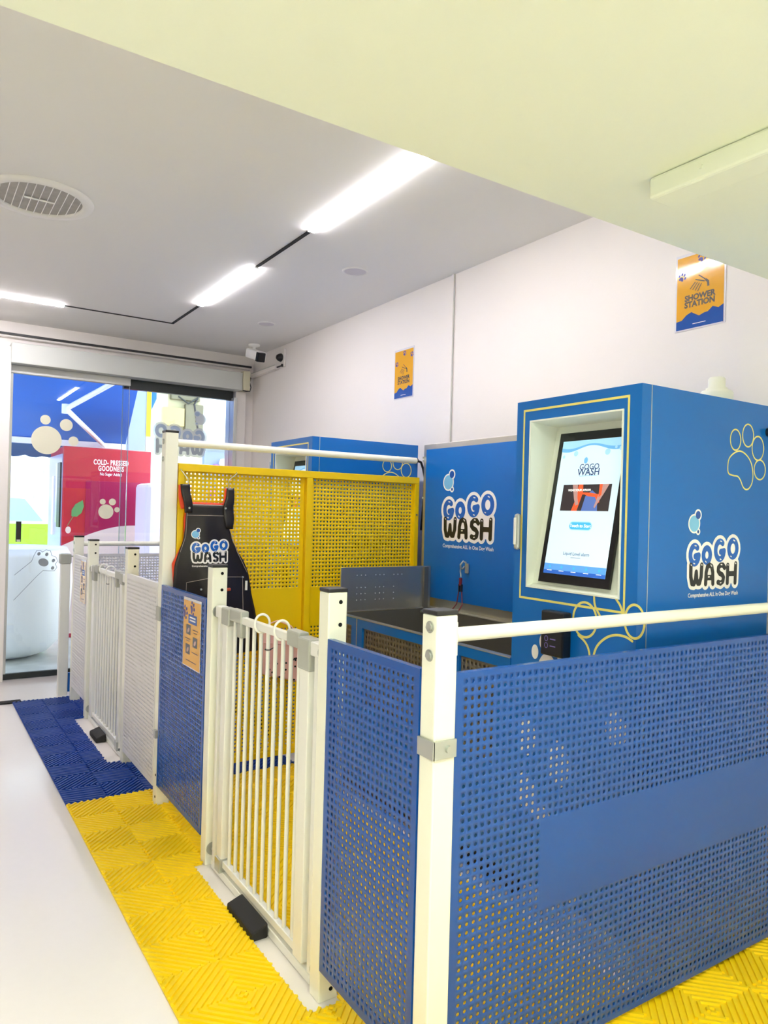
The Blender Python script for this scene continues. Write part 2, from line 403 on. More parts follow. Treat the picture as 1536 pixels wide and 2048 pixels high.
def perforated(name, o, u, v, n, W, H, m, parent, pitch=.022, r=.0050, th=.0015, margin=.012, blank=(), seg=8):
    """a sheet with real round holes"""
    nu = int((W - 2*margin) / pitch); nv = int((H - 2*margin) / pitch)
    mu = (W - nu*pitch) / 2; mv = (H - nv*pitch) / 2
    q = seg // 4
    outer = []
    for (a, b), (c, d) in (((.5, -.5), (.5, .5)), ((.5, .5), (-.5, .5)), ((-.5, .5), (-.5, -.5)), ((-.5, -.5), (.5, -.5))):
        for k in range(q): outer.append((a + (c-a)*k/q, b + (d-b)*k/q))
    outer = np.array(outer) * pitch
    ang = np.arctan2(outer[:, 1], outer[:, 0]); inner = np.stack([np.cos(ang), np.sin(ang)], 1) * r
    cs = []; bl = []
    for j in range(nv):
        for i in range(nu):
            cu, cv = mu + (i+.5)*pitch, mv + (j+.5)*pitch
            (bl if any(b[0] <= cu <= b[1] and b[2] <= cv <= b[3] for b in blank) else cs).append((cu, cv))
    cs = np.array(cs).reshape(-1, 2); V = []; F = []
    N = len(cs); S = seg
    def uv3(p, dz): return np.array(o)[None, :] + p[:, :1]*np.array(u)[None] + p[:, 1:]*np.array(v)[None] - dz*np.array(n)[None]
    ou = (cs[:, None, :] + outer[None]).reshape(-1, 2); inn = (cs[:, None, :] + inner[None]).reshape(-1, 2)
    V = np.concatenate([uv3(ou, 0), uv3(inn, 0), uv3(ou, th), uv3(inn, th)]); K = N*S
    base = (np.arange(N)*S)[:, None]; k = np.arange(S)[None]; k2 = (k + 1) % S
    A, B = base + k, base + k2
    F = np.concatenate([np.stack([A, B, B+K, A+K], -1).reshape(-1, 4), np.stack([A+K, B+K, B+3*K, A+3*K], -1).reshape(-1, 4), np.stack([A+2*K, A+3*K, B+3*K, B+2*K], -1).reshape(-1, 4)])
    ev = []; ef = []
    def quad(u0, u1, v0, v1):
        for dz in (0, th):
            b = len(V) + len(ev)
            for (a, c) in ((u0, v0), (u1, v0), (u1, v1), (u0, v1)): ev.append(uv3(np.array([[a, c]]), dz)[0])
            ef.append((b, b+1, b+2, b+3))
    for (a, c) in bl: quad(a-pitch/2, a+pitch/2, c-pitch/2, c+pitch/2)
    quad(0, mu, 0, H); quad(W-mu, W, 0, H); quad(mu, W-mu, 0, mv); quad(mu, W-mu, H-mv, H)
    # folded edges
    fl = .012
    for (a0, c0, a1, c1) in ((0, 0, W, 0), (W, 0, W, H), (W, H, 0, H), (0, H, 0, 0)):
        b = len(V) + len(ev)
        for (a, c, dz) in ((a0, c0, 0), (a1, c1, 0), (a1, c1, fl), (a0, c0, fl)): ev.append(uv3(np.array([[a, c]]), dz)[0])
        ef.append((b, b+1, b+2, b+3))
    V = np.concatenate([V, np.array(ev)]); F = np.concatenate([F, np.array(ef)])
    o0 = Vector((0, 0, 0)); p = parent
    while p is not None: o0 += p.location; p = p.parent
    V = V - np.array(o0)
    me = bpy.data.meshes.new(name); me.vertices.add(len(V)); me.vertices.foreach_set('co', V.astype(np.float32).ravel())
    me.loops.add(len(F)*4); me.loops.foreach_set('vertex_index', F.astype(np.int32).ravel())
    me.polygons.add(len(F)); me.polygons.foreach_set('loop_start', np.arange(0, len(F)*4, 4, dtype=np.int32))
    me.update(calc_edges=True); me.validate(); me.materials.append(MATS[m])
    return link(name, me, parent)

# ================================================================== SETTING
XW = 2.95; ZC = 3.07; ZS = 2.45; YS = 1.58; YF = 7.05
struct(MB().box(-3.0, XW+.1, -3.5, 7.16, -.1, 0, 'floor_epoxy').build('floor'))
struct(MB().box(XW, XW+.15, -3.5, 7.2, 0, 3.3, 'wall_paint').build('wall_right'))
struct(MB().box(XW-.03, XW-.001, -3.4, 1.774, 0, ZS-.002, 'wall_paint').build('trim_1'))
struct(MB().box(-3.15, -3.0, -3.5, 7.2, 0, 3.3, 'wall_paint').build('wall_left'))
struct(MB().box(-3.0, XW, -3.65, -3.5, 0, 3.3, 'wall_paint').build('wall_back'))
struct(MB().box(-3.0, XW, YS, 7.2, ZC, ZC+.15, 'ceiling_paint').build('ceiling'))
struct(MB().box(-3.0, XW, -3.5, YS, ZS, ZC+.15, 'soffit_paint').build('ceiling'))
# batten under the low ceiling
b = MB(); b.box(1.70, 1.80, -1.2, 1.31, ZS-.062, ZS-.001, 'soffit_paint'); b.cyl((1.701, 1.15, ZS-.03), (1.694, 1.15, ZS-.03), .006, 'soffit_paint', 10)
struct(b.build('trim_2', bevel=.008))
# street front with the door opening
b = MB(); b.box(-3.0, .70, YF, YF+.15, 0, ZC, 'wall_paint'); b.box(2.74, XW, YF, YF+.15, 0, ZC, 'wall_paint'); b.box(.70, 2.74, YF, YF+.15, 2.69, ZC, 'wall_paint')
struct(b.build('wall_front'))
b = MB(); b.box(-3.0, .71, 6.9, YF-.001, 0, 2.83, 'wall_paint'); struct(b.build('trim_3', bevel=.004))
b = MB(); b.box(2.70, 2.735, 6.93, YF+.1, .0, 2.62, 'alu'); b.box(2.735, 2.84, 6.97, YF-.001, 0, 2.69, 'wall_paint'); struct(b.build('trim_4', bevel=.003))
b = MB(); b.box(-3.0, .76, 6.12, 6.19, 0.001, .012, 'black_rubber'); struct(b.build('trim_5'))
b = MB(); b.box(.76, 1.95, 6.14, 6.17, 0.0005, .004, 'trim_grey'); struct(b.build('trim_6'))
# black track over the shutter
b = MB(); b.box(-2.9, 2.90, 6.98, 7.0, 2.945, 2.962, 'cap_black'); b.box(-2.9, 2.9, 7.0, YF-.001, 2.93, 3.0, 'wall_paint'); struct(b.build('trim_7'))
# sliding glass door
door = struct(link('door_1', None)); door.location = (1.2, 6.98, 0)
MB().box(.736, 1.696, 6.975, 6.987, .05, 2.63, 'glass').build('glass_pane', door)
MB().box(.70, 1.705, 6.955, 7.0, 2.62, 2.688, 'trim_grey').build('door_rail', door, .003)
MB().box(.715, .735, 6.965, 7.0, .02, 2.62, 'alu').build('door_stile', door, .002)
MB().box(1.697, 1.703, 6.974, 6.988, .05, 2.62, 'glass_edge').build('door_edge_strip', door)
MB().box(.715, 1.71, 6.96, 7.0, .004, .052, 'frame_dark').build('door_track', door, .002)
b = MB(); b.box(.785, .825, 6.945, 6.974, 1.18, 1.355, 'black_plastic'); b.box(.79, .82, 6.943, 6.946, 1.18, 1.20, 'alu'); b.build('door_handle', door, .003)
# paw stickers printed on the door glass
dd = Decal((0, 6.974, 0), (1, 0, 0), (0, 0, 1), (0, -1, 0))
for (px_, pz, r) in ((1.008, 2.068, .123), (.995, 2.245, .042), (1.165, 2.213, .053), (1.228, 2.075, .042)): dd.disc(px_, pz, r, 'sticker_cream', 0, 40)
dd.build('paw_sticker', door)
dd = Decal((0, 6.974, 0), (1, 0, 0), (0, 0, 1), (0, -1, 0))
for (px_, pz, r) in ((1.52, 1.455, .066), (1.49, 1.545, .026), (1.575, 1.545, .031), (1.617, 1.475, .024)): dd.disc(px_, pz, r, 'sticker_cream', 0, 40)
dd.build('paw_sticker', door)
# outlined paw and arm
dd = Decal((0, 6.974, 0), (1, 0, 0), (0, 0, 1), (0, -1, 0))
arm = [(.785, .895), (.915, 1.01), (.935, 1.065), (.955, 1.105), (.985, 1.105), (1.0, 1.09), (1.03, 1.11), (1.065, 1.10), (1.075, 1.06), (1.11, 1.045), (1.125, 1.01), (1.105, .985), (1.12, .955), (1.10, .925), (1.05, .925), (1.01, .93), (.96, .88), (.785, .68)]
dd.stroke(arm, .004, 'line_grey', 1)
dd.disc(1.01, 1.0, .042, 'paw_grey', 2, ry=.034, rot=-.4)
for (a, c) in ((.972, 1.075), (1.035, 1.07), (1.09, 1.015), (1.085, .95)): dd.disc(a, c, .013, 'paw_grey', 2, ry=.016, rot=-.4)
dd.build('arm_sticker', door)
# fixed pane on the right
win = struct(link('window_1', None)); win.location = (2.2, 7.04, 0)
MB().box(1.66, 2.70, 7.035, 7.047, .05, 2.62, 'glass').build('glass_pane', win)
MB().box(1.655, 2.72, 7.0, 7.06, 2.60, 2.70, 'frame_dark').build('window_head', win, .003)
MB().box(1.67, 2.70, 7.01, 7.06, .004, .052, 'frame_dark').build('window_track', win, .002)
MB().box(1.653, 1.659, 7.036, 7.046, .05, 2.60, 'glass_edge').build('window_edge_strip', win)
d = Decal((2.465, 7.034, 1.965), (-1, 0, 0), (0, 0, 1), (0, -1, 0)); logo(d, 0, 0, .53, 'frost'); d.build('logo_sticker', win)
# rolling shutter box
t = thing('shutter_box', 'long light grey roller shutter box above the glass door', 'shutter', (1.75, 6.95, 2.69))
MB().box(.705, 2.76, 6.86, YF-.002, 2.69, 2.862, 'shutter').build('housing', t, .006)
MB().box(2.762, 2.83, 6.84, YF-.002, 2.69, 2.88, 'beige').build('end_cover', t, .004)
b = MB(); b.tube([(2.835, 6.9, 2.86), (2.85, 6.88, 2.82), (2.84, 6.88, 2.78), (2.855, 6.88, 2.73), (2.84, 6.87, 2.69), (2.80, 6.86, 2.683), (2.76, 6.855, 2.685)], .005, 'cap_black'); b.build('cable', t)

# ------------------------------------------------------------------ ceiling fittings
b = MB(); TX = 1.85
b.box(TX-.012, TX+.012, 2.0, 6.2, ZC-.004, ZC-.0005, 'black_rubber'); b.box(-2.3, TX+.012, 6.188, 6.212, ZC-.004, ZC-.0005, 'black_rubber')
tag(b.build('light_track'), 'thin black L-shaped lighting track flush in the ceiling', 'light track')
def bar_light(x0, x1, y0, y1, label):
    t = thing('linear_light', label, 'light', ((x0+x1)/2, (y0+y1)/2, ZC), 'glowing bars in the ceiling track')
    MB().box(x0, x1, y0, y1, ZC-.012, ZC-.0045, 'led').build('diffuser', t)
    for s in (0, 1):
        if x1-x0 < .1: MB().box(x0, x1, (y0-.004, y1)[s], (y0, y1+.004)[s], ZC-.012, ZC-.0045, 'white').build('end_cap', t)
        else: MB().box((x0-.004, x1)[s], (x0, x1+.004)[s], y0, y1, ZC-.012, ZC-.0045, 'white').build('end_cap', t)
bar_light(TX-.02, TX+.02, 2.20, 3.657, 'longest glowing white light bar, running up to the low ceiling')
bar_light(TX-.02, TX+.02, 4.417, 5.497, 'glowing white light bar in the middle stretch of the ceiling track')
bar_light(-.4, .993, 6.18, 6.22, 'glowing white light bar parallel to the shop front, at the left edge')
def disc_light(x, y, r, label):
    t = thing('ceiling_disc', label, 'ceiling light', (x, y, ZC), 'unlit round ceiling discs')
    b = MB(); b.lathe((x, y, ZC), [(r*1.15, -.0005), (r*1.13, -.006), (r*.98, -.008), (r*.95, -.004)], 'ceiling_paint'); b.build('rim', t)
    b = MB(); b.lathe((x, y, ZC), [(r*.96, -.0045), (r*.5, -.0055), (.001, -.006)], 'downlight_grey'); b.build('lens', t)
disc_light(2.40, 4.10, .075, 'round unlit ceiling disc nearer the low ceiling, larger of the two')
disc_light(2.49, 5.70, .065, 'round unlit ceiling disc close to the security camera')
t = thing('ceiling_vent', 'large round ceiling vent with white grille wires at the left edge', 'vent', (.53, 4.12, ZC))
b = MB(); b.lathe((.53, 4.12, ZC), [(.262, -.0005), (.258, -.012), (.215, -.016), (.205, -.008), (.205, -.003)], 'ceiling_paint', 48); b.build('rim', t)
b = MB(); b.lathe((.53, 4.12, ZC), [(.206, -.003), (.1, -.003), (.001, -.003)], 'vent_grey', 48); b.build('filter', t)
b = MB()
for k in range(-5, 6):
    a = k*.037; h = math.sqrt(.205**2 - a*a); b.cyl((.53+a, 4.12-h, ZC-.009), (.53+a, 4.12+h, ZC-.009), .0022, 'white', 6)
b.cyl((.46, 4.12, ZC-.010), (.60, 4.12, ZC-.010), .005, 'white', 6); b.build('grille', t)
# security cameras
t = thing('security_camera', 'white bullet security camera with black face hanging from the ceiling', 'camera', (2.72, 6.5, ZC))
b = MB(); b.lathe((2.72, 6.5, ZC), [(.055, -.0005), (.053, -.012), (.03, -.022), (.016, -.026), (.014, -.07)], 'white', 24); b.build('mount', t)
M = Matrix.Rotation(math.radians(-12), 3, 'Z') @ Matrix.Rotation(math.radians(-18), 3, 'X')
b = MB(); b.box(2.655, 2.745, 6.30, 6.52, ZC-.155, ZC-.07, 'white', M.inverted()); b.build('body', t, .012)
b = MB(); b.box(2.652, 2.738, 6.27, 6.305, ZC-.200, ZC-.115, 'black_gloss', M.inverted()); b.build('face', t, .006)
t = thing('wall_camera', 'small black ball camera on a white junction box high in the wall corner', 'camera', (2.93, 6.36, 2.86))
MB().box(2.93, XW-.001, 6.28, 6.40, 2.86, 3.03, 'wall_paint').build('junction_box', t, .004)
b = MB(); b.lathe((2.93, 6.34, 2.95), [(.001, -.055), (.02, -.05), (.034, -.03), (.04, -.008), (.036, .0)], 'black_plastic', 20, axis='X'); b.build('lens_ball', t)
b = MB(); b.cyl((2.925, 6.31, 2.872), (2.925, 6.42, 2.872), .008, 'black_plastic', 8); b.cyl((2.925, 6.31, 2.86), (2.925, 6.31, 2.885), .012, 'black_plastic', 8); b.build('bracket', t)
b = MB(); b.box(2.90, XW-.001, 6.42, YF-.001, 2.855, 2.885, 'wall_paint'); b.cyl((2.9, 6.42, 2.89), (2.9, 7.0, 2.89), .004, 'trim_grey', 6)
tag(b.build('cable_duct'), 'white cable duct running along the wall corner behind the ball camera', 'cable duct')
b = MB(); b.box(XW-.012, XW-.0005, 3.755, 3.775, .5, ZC-.001, 'wall_paint'); b.cyl((XW-.006, 3.752, .5), (XW-.006, 3.752, ZC-.001), .004, 'trim_grey', 6)
tag(b.build('wall_conduit'), 'thin white vertical conduit running up the right wall', 'conduit')
# fill panels added out of view to brighten the soffit, posts and near fence
for i, (x, y) in enumerate(((-.9, .1), (-.9, -1.9), (1.0, -1.9), (.9, .42))):
    t = thing('fill_panel', ('added fill panel out of view under the low ceiling, left front', 'added fill panel out of view under the low ceiling, left rear', 'added fill panel out of view under the low ceiling, right rear', 'added fill panel out of view under the low ceiling, right front')[i], 'light', (x, y, ZS), 'added fill panels out of view')
    MB().box(x-.25, x+.25, y-.25, y+.25, ZS-.010, ZS-.001, 'fill_panel').build('diffuser', t)
    b = MB()
    for (a, c, e, f) in ((-.27, -.25, -.27, .27), (.25, .27, -.27, .27), (-.25, .25, -.27, -.25), (-.25, .25, .25, .27)): b.box(x+a, x+c, y+e, y+f, ZS-.014, ZS-.001, 'white')
    b.build('frame', t)

# ------------------------------------------------------------------ floor tiles
posts_xy = [(1.086, 1.152, 1.418, 1.478), (1.086, 1.152, 1.962, 2.024), (1.086, 1.152, 2.975, 3.037), (1.086, 1.152, 3.70, 3.765), (1.086, 1.152, 4.39, 4.452), (1.086, 1.152, 5.46, 5.522), (1.086, 1.152, 5.99, 6.052)]
def keep(x, y):
    if y > 6.13 or x < .70: return False
    for (a, b_, c, e) in posts_xy:
        if a-.006 < x < b_+.006 and c-.006 < y < e+.006: return False
    if 1.035 < x < 1.155 and 1.93 < y < 2.99: return False
    if 1.01 < x < 1.155 and 4.43 < y < 5.48: return False
    if 1.035 < x < 1.09 and y > 3.70 and y < 3.80 and False: return False
    if x > 1.96 and 1.50 < y < 3.55: return False
    if x > 1.96 and y > 3.72: return False
    return True
TS = .40
def tile_mesh(x0, y0, mname, full):
    mb = MB(); N = 40; g = TS/N
    k = (lambda x, y: True) if full else keep
    if full:
        mb.box(x0, x0+TS-.001, y0, y0+TS-.001, .001, .007, mname)
    else:
        for j in range(N):
            i = 0
            while i < N:
                if k(x0+(i+.5)*g, y0+(j+.5)*g):
                    i2 = i
                    while i2 < N and k(x0+(i2+.5)*g, y0+(j+.5)*g): i2 += 1
                    mb.box(x0+i*g, x0+i2*g-(.001 if i2 == N else 0), y0+j*g, y0+(j+1)*g-(.001 if j == N-1 else 0), .001, .007, mname); i = i2
                else: i += 1
    h = TS/2; pitch = .0215; rw = .0062
    for qx in (0, 1):
        for qy in (0, 1):
            ox, oy = x0+qx*h, y0+qy*h
            sgn = 1 if (qx + qy) % 2 else -1      # ribs form concentric diamonds about the tile centre
            d = np.array([1, sgn])/math.sqrt(2); nrm = np.array([-sgn, 1])/math.sqrt(2)
            c = np.array([ox+h/2, oy+h/2]); K = int(.1414*1.0/ (pitch)) + 1
            for q in range(-K, K+1):
                p = c + nrm*q*pitch; half = (h/2)*math.sqrt(2) - abs(q*pitch)
                if half < .012: continue
                run = None; steps = max(2, int(2*half/.008)); seg = []
                for s in range(steps+1):
                    tt = -half + .004 + (2*half - .008)*s/steps; pt = p + d*tt
                    ok = k(pt[0], pt[1])
                    if ok and run is None: run = tt
                    if (not ok or s == steps) and run is not None:
                        seg.append((run, tt)); run = None
                for (a, b_) in seg:
                    if b_-a < .01: continue
                    P = []
                    for e, ee in ((a, -1), (b_, 1)):
                        for s_ in (-1, 1):
                            P.append((p + d*e + nrm*s_*rw, .007)); P.append((p + d*e + nrm*s_*rw*.75, .0135))
                    vs = [(q_[0][0], q_[0][1], q_[1]) for q_ in P]
                    mb.hexa(vs, mname)
    return mb
tiles = 0; protos = {}
for iy in range(-8, 7):
    y0 = 3.91 + iy*TS
    if y0 < .5: continue
    col = 'blue' if y0 > 3.9 else 'yellow'
    cols = range(0, 6) if y0 < 1.3 else range(0, 4)
    for ix in cols:
        x0 = .70 + ix*TS
        pts = [keep(x0 + TS*(a+.5)/20, y0 + TS*(c+.5)/20) for a in range(20) for c in range(20)]
        if sum(pts) < 12: continue
        full = all(pts)
        label = {('yellow', True): 'whole bright yellow ribbed plastic floor tile with concentric diamond ribs',
                 ('blue', True): 'whole dark blue ribbed plastic floor tile with concentric diamond ribs',
                 ('yellow', False): 'yellow ribbed plastic floor tile trimmed to fit round the fence or wash unit',
                 ('blue', False): 'dark blue ribbed plastic floor tile trimmed to fit round the fence or wash unit'}[(col, full)]
        grp = ('whole ' if full else 'trimmed ') + col + ' floor tiles'
        if full and col in protos:
            o = protos[col].copy(); COL.objects.link(o); o.location = (x0+TS/2-.0005, y0+TS/2-.0005, .001)
        else:
            o = tile_mesh(x0, y0, col + '_tile', full).build('floor_tile')
            tag(o, label, 'floor tile', grp)
            if full: protos[col] = o; o.location = (x0+TS/2-.0005, y0+TS/2-.0005, .001)

# ------------------------------------------------------------------ fence
def post(x0, x1, y0, y1, h, label, holes=(), bolts=(), name='fence_post'):
    t = thing(name, label, 'post', ((x0+x1)/2, (y0+y1)/2, 0), 'white steel posts of the fence')
    MB().box(x0, x1, y0, y1, .0, h, 'post_white').build('shaft', t, .004)
    MB().box(x0-.001, x1+.001, y0-.001, y1+.001, h, h+.012, 'cap_black').build('cap', t, .003)
    for (face, a, z) in holes:
        b = MB()
        if face == 'x': b.cyl((x0-.0012, a, z), (x0+.001, a, z), .0065, 'hole_black', 14)
        else: b.cyl((a, y0-.0012, z), (a, y0+.001, z), .0065, 'hole_black', 14)
        b.build('bolt_hole', t)
    for (face, a, z) in bolts:
        b = MB()
        if face == 'x': b.cyl((x0-.006, a, z), (x0, a, z), .0115, 'zinc', 6); b.cyl((x0-.002, a, z), (x0, a, z), .015, 'zinc', 20)
        else: b.cyl((a, y0-.006, z), (a, y0, z), .0115, 'zinc', 6); b.cyl((a, y0-.002, z), (a, y0, z), .015, 'zinc', 20)
        b.build('bolt', t)
    return t
p = post(1.086, 1.152, 1.418, 1.478, 1.255, 'nearest white fence post at the blue corner, with black cap and side bolts', bolts=(('x', 1.445, 1.225), ('x', 1.445, 1.155)))
b = MB(); b.box(1.080, 1.152, 1.411, 1.417, .905, .95, 'zinc'); b.box(1.079, 1.085, 1.411, 1.478, .905, .95, 'zinc'); b.cyl((1.125, 1.411, .928), (1.125, 1.404, .928), .009, 'zinc', 12); b.build('clamp_plate', p, .001)
b = MB(); b.box(1.152, 1.163, 1.43, 1.466, 1.15, 1.235, 'post_white'); b.build('rail_bracket', p, .002)
post(1.086, 1.152, 1.962, 2.024, 1.255, 'white fence post between the near gate and the blue side panel', holes=(('y', 1.128, 1.225), ('y', 1.128, 1.155), ('y', 1.128, .10), ('y', 1.128, .035)))
post(1.086, 1.152, 2.975, 3.037, 1.255, 'white fence post in front of the dark apron, beside the near gate', holes=(('y', 1.128, 1.23), ('y', 1.128, 1.16)))
p = post(1.086, 1.152, 3.70, 3.765, 1.885, 'tallest white fence post, between the blue and white fence halves', bolts=(('x', 3.735, 1.84), ('x', 3.735, 1.75)), holes=(('x', 3.72, .15), ('x', 3.72, .04)))
MB().box(1.078, 1.0855, 3.70, 3.765, .93, 1.0, 'gate_grey').build('clamp_plate', p, .001); MB().box(1.072, 1.0855, 3.70, 3.73, .34, .38, 'zinc').build('lower_clamp', p, .001)
post(1.086, 1.152, 4.39, 4.452, 1.255, 'white fence post on the near side of the far gate', holes=(('y', 1.128, 1.225), ('y', 1.128, 1.155), ('y', 1.128, .14), ('y', 1.128, .03)))
post(1.086, 1.152, 5.46, 5.522, 1.255, 'white fence post on the far side of the far gate', holes=(('y', 1.128, 1.23), ('y', 1.128, 1.17)))
post(1.086, 1.152, 5.99, 6.052, 1.26, 'farthest white fence post, at the shop-front end of the fence', bolts=(('x', 6.02, 1.22), ('x', 6.02, 1.16)))

def side_panel(y0, y1, z0, z1, m, label, seg=8, x=1.084):
    t = thing('perforated_panel', label, 'fence panel', (x, (y0+y1)/2, z0), 'perforated steel fence panels')
    perforated('sheet', (x, y1, z0), (0, -1, 0), (0, 0, 1), (-1, 0, 0), y1-y0, z1-z0, m, t, seg=seg)
    b = MB()
    for (a, c, e, f) in ((y0+.001, y0+.03, z0+.001, z1-.001), (y1-.03, y1-.001, z0+.001, z1-.001), (y0+.03, y1-.03, z0+.001, z0+.03), (y0+.03, y1-.03, z1-.03, z1-.001)): b.box(x+.003, x+.022, a, c, e, f, m)
    b.build('frame', t)
    return t
side_panel(1.481, 1.959, .105, 1.115, 'blue_sheet', 'blue perforated side panel between the nearest post and the near gate', 12)
side_panel(3.04, 3.697, .105, 1.115, 'blue_sheet', 'blue perforated side panel carrying the orange notice')
side_panel(3.768, 4.387, .08, 1.115, 'white_sheet', 'white perforated side panel next to the tallest post')
side_panel(5.525, 5.987, .12, 1.13, 'white_sheet', 'white perforated side panel at the far end, carrying an orange notice')
def cross_panel(y, x0, x1, z0, z1, m, label, seg, blank):
    t = thing('perforated_panel', label, 'fence panel', ((x0+x1)/2, y, z0), 'perforated steel fence panels')
    perforated('sheet', (x0, y, z0), (1, 0, 0), (0, 0, 1), (0, -1, 0), x1-x0, z1-z0, m, t, seg=seg, blank=blank)
    b = MB(); xm = 2.035
    for (a, c, e, f) in ((x0+.001, x0+.03, z0+.001, z1-.001), (x1-.03, x1-.001, z0+.001, z1-.001), (x0+.03, x1-.03, z0+.001, z0+.03), (x0+.03, x1-.03, z1-.03, z1-.001)): b.box(a, c, y+.003, y+.022, e, f, m)
    for (a, c) in ((xm-.006, xm+.006),): b.box(a, c, y+.003, y+.02, z0+.03, z1-.03, m)
    b.build('frame', t)
cross_panel(1.424, 1.155, 2.915, .027, 1.108, 'blue_sheet', 'large blue perforated panel facing the viewer in the foreground', 16, ((.30, 2, .415, .655),))
cross_panel(6.03, 1.155, XW-.003, .08, 1.13, 'white_sheet', 'long white perforated panel closing the far end of the wash area', 8, ())
# handrails
t = tag(MB().cyl((1.163, 1.448, 1.20), (2.918, 1.448, 1.20), .0185, 'post_white', 24).build('handrail'), 'white handrail in front of the near wash kiosk', 'rail')
t = tag(MB().cyl((1.153, 3.733, 1.838), (2.66, 3.733, 1.838), .019, 'post_white', 24).build('handrail'), 'highest white handrail, above the yellow partition', 'rail')
t = tag(MB().cyl((1.153, 6.02, 1.21), (XW-.002, 6.02, 1.21), .019, 'post_white', 24).build('handrail'), 'far white handrail above the long white panel by the shop front', 'rail')

# ------------------------------------------------------------------ yellow partition
t = thing('yellow_partition', 'tall yellow perforated steel partition behind the apron', 'partition', (1.9, 3.7, .15))
PX0, PX1, PM, PZ0, PZ1 = 1.155, 2.665, 1.905, .15, 1.732
for (a, c) in ((PX0, PM), (PM, PX1)):
    perforated('sheet', (a+.02, 3.724, PZ0+.02), (1, 0, 0), (0, 0, 1), (0, -1, 0), c-a-.04, PZ1-PZ0-.04, 'yellow_metal', t, r=.0050, pitch=.0215, th=.001, margin=.014, blank=((0, 2, .69, .895),))
b = MB(); fw = .03
b.box(PX0, PX1, 3.695, 3.74, PZ1-fw*1.3, PZ1, 'yellow_metal'); b.box(PX0, PX1, 3.695, 3.74, PZ0, PZ0+fw, 'yellow_metal')
for c in (PX0, PM-fw*.6, PX1-fw): b.box(c, c+(fw if c != PM-fw*.6 else fw*1.2), 3.6955, 3.739, PZ0+fw, PZ1-fw*1.3, 'yellow_metal')
b.build('frame', t, .002)
b = MB()
for x in (PX0+.015, PM, PX1-.015): b.box(x-.012, x+.012, 3.70, 3.735, 0.0, PZ0, 'yellow_metal')
b.build('foot', t)
b = MB(); b.cyl((2.648, 3.694, 1.50), (2.648, 3.69, 1.50), .006, 'steel_dark', 8); b.build('bolt', t)

# ------------------------------------------------------------------ gates
def gate(Y0, Y1, flip, label):
    """pressure-fit gate between y=Y0 and y=Y1"""
    X = 1.115
    t = thing('safety_gate', label, 'gate', (X, (Y0+Y1)/2, 0), 'white tubular safety gates')
    f = (lambda y: y) if not flip else (lambda y: Y0 + Y1 - y)
    def bx(b, x0, x1, ya, yb, z0, z1, m):
        a, c = f(ya), f(yb); b.box(x0, x1, min(a, c), max(a, c), z0, z1, m); return b
    b = MB(); bx(b, X-.014, X+.014, Y0+.03, Y1-.03, .003, .033, 'gate_white')
    bx(b, X-.012, X+.012, Y0+.03, Y0+.054, .033, 1.06, 'gate_white'); bx(b, X-.012, X+.012, Y1-.054, Y1-.03, .033, 1.06, 'gate_white')
    b.build('outer_frame', t, .003)
    w0, w1 = Y0+.078, Y1-.10
    door_ = MB(); bx(door_, X-.02, X+.02, w0, w0+.062, .045, 1.03, 'gate_white'); bx(door_, X-.018, X+.018, w1-.05, w1, .045, 1.045, 'gate_white')
    bx(door_, X-.012, X+.012, w0+.05, w1-.04, .05, .078, 'gate_white'); bx(door_, X-.012, X+.012, w0+.05, w1-.04, 1.055, 1.083, 'gate_white')
    dob = door_.build('door_frame', t, .003)
    n = 10; a0, a1 = w0+.105, w1-.095
    for k in range(n):
        y = f(a0 + (a1-a0)*k/(n-1)); b = MB(); b.cyl((X, y, .078), (X, y, 1.056), .0076, 'gate_white', 12); b.build('bar', t)
    b = MB(); bx(b, X-.024, X+.024, w0-.008, w0+.075, .985, 1.09, 'gate_grey'); bx(b, X-.02, X+.02, w0+.075, w0+.17, 1.045, 1.10, 'gate_grey'); o = b.build('latch', t, .006); o['label'] = 'grey plastic latch'
    b = MB(); bx(b, X-.022, X+.022, w1-.07, w1+.012, 1.03, 1.10, 'gate_grey'); bx(b, X-.018, X+.018, w1-.19, w1-.07, 1.055, 1.105, 'gate_grey'); bx(b, X-.018, X+.018, w1-.19, w1-.15, 1.0, 1.06, 'gate_grey'); o = b.build('handle', t, .006); o['label'] = 'grey plastic handle'
    b = MB(); bx(b, X-.02, X+.02, Y0+.012, w0-.008, 1.04, 1.085, 'gate_white'); b.build('clamp', t, .004)
    b = MB(); bx(b, X-.02, X+.02, w1+.012, Y1-.02, 1.05, 1.098, 'gate_white'); b.build('clamp', t, .004)
    for (yy, zz) in ((Y1, 1.07), (Y1, .07), (Y0, 1.06), (Y0, .07)):
        s = -1 if yy == Y1 else 1; b = MB(); b.cyl((X, f(yy+s*.001), zz), (X, f(yy+s*.008), zz), .026, 'zinc', 20); b.cyl((X, f(yy+s*.008), zz), (X, f(yy+s*.032), zz), .007, 'zinc', 10); b.build('spindle', t)
    b = MB(); bx(b, X-.026, X-.014, w1-.05, w1, .03, .085, 'zinc'); bx(b, X-.026, X+.02, w1-.052, w1-.045, .03, .085, 'zinc'); b.build('hinge', t, .002)
    for q in (.46, .68):
        yy = f(w1 - (w1-w0)*q); b = MB(); b.tube([(X+.03*math.cos(a), yy, 1.082+.034*math.sin(a)) for a in [2*PI*i/24 for i in range(24)]], .0045, 'gate_white', 8, True); b.build('ring', t)
    yy = f(a0 + (a1-a0)*4/(n-1)); b = MB(); b.tube([(X+.0105*math.cos(a), yy+.0105*math.sin(a), .995) for a in [2*PI*i/12 for i in range(12)]], .0022, 'cap_black', 6, True); b.cyl((X+.01, yy, .995), (X+.03, yy+.008, 1.0), .002, 'cap_black', 6); b.build('cable_tie', t)
    return t
